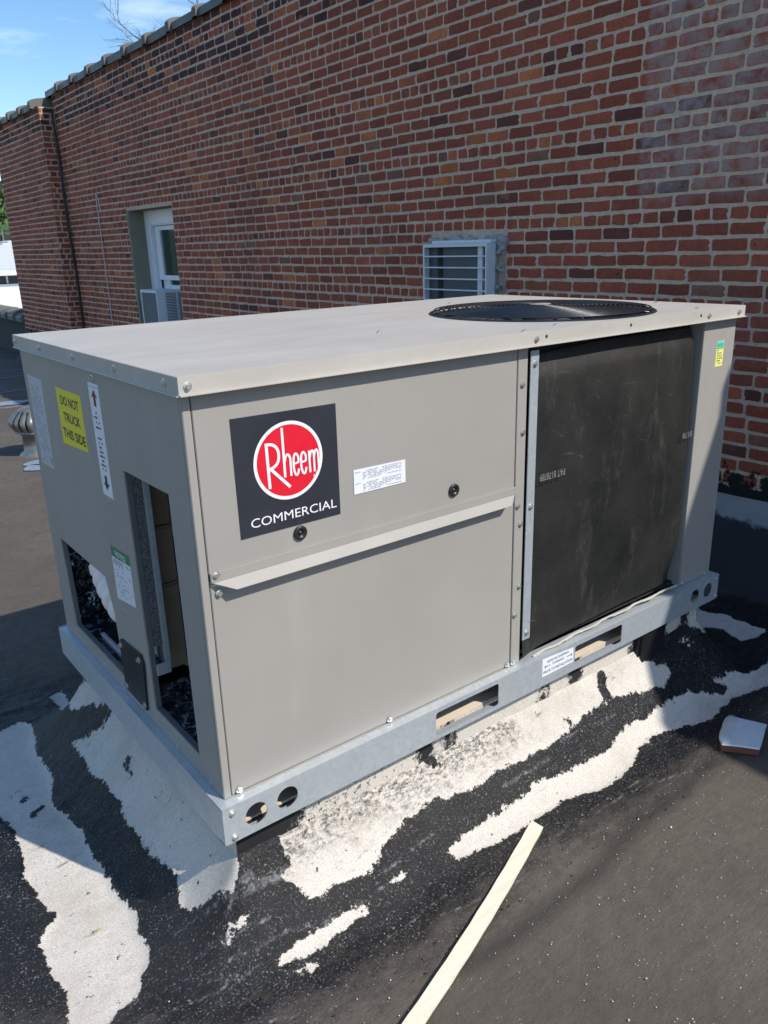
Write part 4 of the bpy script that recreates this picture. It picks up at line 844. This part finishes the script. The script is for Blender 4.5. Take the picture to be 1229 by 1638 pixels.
me_ = MB(); me_.v = vs; me_.f = fs; me_.mi = mi; me_.build('tile_body', [plain('terracotta', (.22, .065, .045), .85, bump=.4), plain('white_painted_tile', (.60, .66, .72), .6, var=.12, scale=25, bump=.4)], fr_)
mb = MB(); mb.tube([(1.585+ .155*t, -.312+.062*t, -.270) for t in np.linspace(0, 1, 9)], [.016, .021, .023, .023, .022, .023, .022, .020, .012], 10); mb.v = [(a, b, -.268+(c+.268)*.38) for a, b, c in mb.v]; mb.build('raised_rim', plain('chalky_white', (.55, .58, .58), .8, var=.2, scale=30, bump=.8), fr_, True)
# tar clots, chips, leaves
def blob(mb, c, r, seed):
    bm = bmesh.new(); bmesh.ops.create_icosphere(bm, subdivisions=2, radius=1); rg = random.Random(seed)
    for v in bm.verts: k = rg.uniform(.7, 1.2); v.co = Vector((c[0]+v.co.x*r[0]*k, c[1]+v.co.y*r[1]*k, c[2]+v.co.z*r[2]*k))
    bm.verts.index_update(); mb.add([v.co[:] for v in bm.verts], [[v.index for v in f.verts] for f in bm.faces]); bm.free()
tm = MB()
for i, (x, y, rx, ry) in enumerate([(.03, .005, .010, .028), (1.36, .018, .012, .010), (1.365, .036, .012, .008), (1.09, .0, .014, .004), (1.10, -.006, .016, .004), (.02, .03, .02, .005), (.92, .01, .01, .006)]): blob(tm, (x, y, -.285 if y < 0 else -.262), (rx, ry, .010), i)
for i in range(240):
    x = random.uniform(-.3, 1.9); y = random.uniform(-.36, -.06)
    r = random.uniform(.0008, .0022); blob(tm, (x, y, -.2965), (r*1.8, r, r*.7), 100+i)
tag(tm.build('tar_clots', plain('lumpy_tar', (.010, .010, .012), .4)), 'small clots of black tar and grit scattered on the roof in front', 'tar clots', kind='stuff')
cm_ = MB(); rg = random.Random(5)
for i in range(2600):
    x = rg.uniform(-.9, 2.6); y = rg.uniform(-1.1, .0) if i % 3 else rg.uniform(.5, 3.); 
    if i % 3 == 0: x = rg.uniform(-.9, -.1)
    r = rg.uniform(.0006, .0019)*(1.9 if rg.random() < .05 else 1); z = -.2965; vs_ = [(x+r*rg.uniform(.6, 1.3)*math.cos(t), y+r*rg.uniform(.6, 1.3)*math.sin(t), z) for t in (0, 1.6, 3.1, 4.7)]+[(x, y, z+r*1.4)]
    cm_.add(vs_, [(0, 1, 4), (1, 2, 4), (2, 3, 4), (3, 0, 4)])
tag(cm_.build('roof_grit', 'white_chip'), 'loose white grit sprinkled over the dark roof', 'grit', kind='stuff')
for nm, (x, y), s, lb in (('fallen_leaf', (-.243, .258), .009, 'tiny dry leaf lying on the pale granule patch at lower left'), ('fallen_leaf', (.040, -.05), .007, 'tiny yellow leaf scrap on the black tar near the unit corner'), ('fallen_leaf', (.145, -.02), .009, 'small orange leaf scrap at the tip of the pale strip')):
    mb = MB(); mb.add([(x-s, y, -.288), (x, y-s*.4, -.282), (x+s, y+s*.1, -.288), (x, y+s*.45, -.285)], [(0, 1, 2), (0, 2, 3)]); mb.add([(x-s, y, -.289), (x, y-s*.4, -.283), (x+s, y+s*.1, -.289), (x, y+s*.45, -.286)], [(2, 1, 0), (3, 2, 0)]); tag(mb.build(nm, 'leaf_dry'), lb, 'leaf', 'leaf scraps on the roof')
# ---------------------------------------------------------------- turbine vent
tv = thing('turbine_vent', (1.085, 5.5, -.3), 'round ribbed metal turbine roof vent standing on the brown roof at left', 'roof vent')
tx, ty = 1.085, 5.5
mb = MB(); mb.lathe([(.165, .0), (.155, .012), (.125, .03), (.122, .17), (.135, .172), (.135, .19)], (tx, ty, -.3), 32); mb.build('vent_neck', 'vent', tv, True)
mb = MB(); mb.lathe([(.17, .195), (.172, .205), (.165, .212), (.12, .212)], (tx, ty, -.3), 36); mb.build('lower_ring', 'vent', tv, True)
mb = MB(); mb.lathe([(.145, .19), (.17, .25), (.16, .34), (.11, .38)], (tx, ty, -.3), 24); mb.build('inner_core', 'dark', tv, True)
mb = MB(); mb.lathe([(.125, .362), (.125, .372), (.09, .392), (.0, .402)], (tx, ty, -.3), 32); mb.build('cap', 'vent', tv, True)
vm_ = None
for k in range(20):
    a0 = 2*math.pi*k/20
    if vm_ is None:
        vs = []; fs = []
        for i in range(11):
            s = i/10; r = .168+.042*math.sin(math.pi*min(1, s*1.02))-.045*s**3; zq = .205+.165*s
            for j, (da, dr_) in enumerate(((0, -.014), (.10, .004), (.19, .0), (.27, -.006))): vs.append((r*math.cos(da)+dr_, r*math.sin(da), zq-.3+.3))
        for i in range(10):
            for j in range(3): fs.append((i*4+j, i*4+j+1, (i+1)*4+j+1, (i+1)*4+j))
        vm_ = bpy.data.meshes.new('vane'); vm_.from_pydata(vs, [], fs); vm_.materials.append(M['vent']); vm_.polygons.foreach_set('use_smooth', [True]*len(fs)); vm_.update()
    o = link('vane', vm_, tv, (0, 0, 0)); o.rotation_euler = (0, 0, a0)
# ---------------------------------------------------------------- beyond the roof
pw = thing('parapet_wall', (3., 18, GZ), 'low dark parapet with striped clay coping tiles beyond the end of the brick wall', 'parapet')
mb = MB(); mb.box(2.86, 3.12, 12.2, 34, -.6, .255); mb.build('parapet_body', plain('dark_render', (.05, .055, .055), .95, var=.5, scale=6, bump=.6), pw)  # dark mottled parapet face
coping(12.3, 34, 2.79, 3.19, .29, pw, step=.50, mats=('coping_blue', 'coping_pale') if False else ('coping', 'coping_joint'), hh=.075)
mb = MB(); mb.box(-14, 2.8, 34, 34.3, -.6, .2); tag(mb.build('back_parapet', plain('dark_parapet', (.06, .06, .06), .9)), 'low dark parapet closing the far end of the roof', 'parapet')
hs = thing('white_house', (7, 30, -6), 'white building with pale shingled hip roof and dark window band beyond the far-left parapet', 'house')
mb = MB(); mb.box(4.2, 12, 26.3, 38, -6, .40); mb.build('wall', 'white_wall', hs)
mb = MB(); mb.box(4.4, 12, 26.6, 38, .401, .655); mb.build('window_band', plain('dark_timber', (.10, .09, .08), .8), hs)  # dark brown band below the fascia
for xw_ in (5.0, 5.72, 6.4): 
    mb = MB(); mb.box(xw_, xw_+.30, 26.55, 26.6, .43, .64); mb.build('window', 'glass', hs)
    mb = MB(); mb.box(xw_+.31, xw_+.36, 26.53, 26.6, .41, .655); mb.build('window_post', 'white_trim', hs)
mb = MB(); mb.box(3.9, 12, 26.0, 38, .66, .845, .01); mb.build('fascia', 'white_wall', hs)
cr_n = 13
for k in range(cr_n):
    t0, t1 = k/cr_n, (k+1)/cr_n; mb = MB(); xa = 3.9+3.3*t0; ya = 26.0+3.6*t0; za = .85+.90*t0; xb = 3.9+3.3*t1; yb = 26.0+3.6*t1; zb = .85+.90*t1
    mb.add([(xa, ya, za+.02), (12, ya, za+.02), (12, yb, zb), (xb, yb, zb)], [(0, 1, 2, 3)]); mb.add([(xa, ya, za+.02), (12, ya, za+.02), (12, ya, za-.02), (xa, ya, za-.02)], [(3, 2, 1, 0)]); mb.add([(xa, ya, za+.02), (xb, yb, zb), (xb, 38, zb), (xa, 38, za+.02)], [(0, 1, 2, 3)]); mb.build('shingle_course', 'roof_white', hs)
fl_ = MB(); fl_.box(3.2, 12, 12.6, 26.2, -6, -.62); tag(fl_.build('annex_building', 'white_wall'), 'low white flat-roofed annex between the parapet and the white house', 'building')
fn = thing('roof_railing', (7, 33, 1.5), 'dark railing with pale posts above the white house roof', 'railing')
mb = MB(); mb.box(3, 12, 31.0, 31.08, 2.05, 2.12); mb.box(3, 12, 31.0, 31.06, 1.2, 1.95); mb.build('rail', plain('dark_rail', (.03, .035, .035), .8), fn)
for k in range(16): mb = MB(); mb.box(5.2+k*.33, 5.235+k*.33, 30.9, 30.94, 1.3, 2.12); mb.build('post', 'vent', fn)
# hill and its woods
vs = []; fs = []; nx, ny = 60, 24
for i in range(nx+1):
    for j in range(ny+1):
        x = -300+900*i/nx; y = 140+500*j/ny; s = j/ny; h = 26*math.sin(min(1, s*1.6)*math.pi/2)*(.65+.35*math.sin(x*.008+1.2))+6*float(fbm(np.array(x*.03), np.array(y*.03), 3, 6)); vs.append((x, y, -8+h*(min(1, s*6))))
for i in range(nx):
    for j in range(ny): a = i*(ny+1)+j; fs.append((a, a+ny+1, a+ny+2, a+1))
tag(mesh('hill', vs, fs, plain('hill_floor', (.03, .05, .02), .95), None, True), kind='structure')
wm = MB(); rg = random.Random(9)
for i in range(1500):
    x = rg.uniform(10, 150); y = rg.uniform(150, 430); s = (y-140)/500
    base = -6 if y < 140 else -8+(26*math.sin(min(1, s*1.6)*math.pi/2)*(.65+.35*math.sin(x*.008+1.2))+3)*min(1, s*6); R_ = rg.uniform(2.5, 4.5)
    for q in range(26):
        c = Vector((x+rg.gauss(0, R_*.5), y+rg.gauss(0, R_*.5), base+R_*1.1+rg.gauss(0, R_*.45))); e = R_*.2
        P = [c+Vector((rg.gauss(0, e), rg.gauss(0, e), rg.gauss(0, e))) for _ in range(4)]; wm.add([tuple(p) for p in P], [(0, 1, 2), (0, 2, 3), (1, 3, 2)])
tw = NT('woodland'); oi = tw.noise(.12, 4); tw.col(tw.mix(tw.ramp(oi, .35, .65), (.035, .075, .02), (.09, .15, .04))); tw.rough(.8)
tag(wm.build('hillside_woods', tw.m), 'green wooded hillside far behind the white building', 'woods', kind='stuff')
# bare tree behind the wall
bt = thing('bare_tree', (9.5, 17.5, -6), 'bare grey tree whose twigs show above the coping against the sky', 'tree')
tk = MB(); tk.tube([(9.5, 17.5, -6), (9.45, 17.4, -2), (9.4, 17.3, 1.5), (9.3, 17.2, 3.6)], [.20, .16, .12, .08], 10); tk.build('trunk', 'bark', bt, True)
brm = MB(); rg = random.Random(12)
def grow(p, d, ln, r, lvl):
    pts = [p.copy()]; q = p.copy(); dd = d.copy(); n_ = 5
    for i in range(n_): dd = (dd+Vector((rg.gauss(0, .13), rg.gauss(0, .13), rg.gauss(0, .09)))).normalized(); q = q+dd*ln/n_; pts.append(q.copy())
    brm.tube(pts, [r*(1-.5*i/n_) for i in range(n_+1)], 5 if lvl < 3 else 4, cap=False)
    if lvl < 5:
        for i in range(2 if lvl < 1 else 3):
            k = rg.randint(2, n_); nd = (dd+Vector((rg.gauss(0, .55), rg.gauss(0, .55), rg.gauss(.12, .35)))).normalized(); grow(pts[k], nd, ln*rg.uniform(.5, .75), r*.55, lvl+1)
for ax in (Vector((-.55, -.2, 1)), Vector((-.2, .1, 1)), Vector((.5, -.2, 1)), Vector((-.9, .1, .8)), Vector((.1, -.5, 1))): grow(Vector((9.3, 17.2, 4.0)), ax.normalized(), 1.6, .04, 0)
brm.build('branches', 'bark', bt)
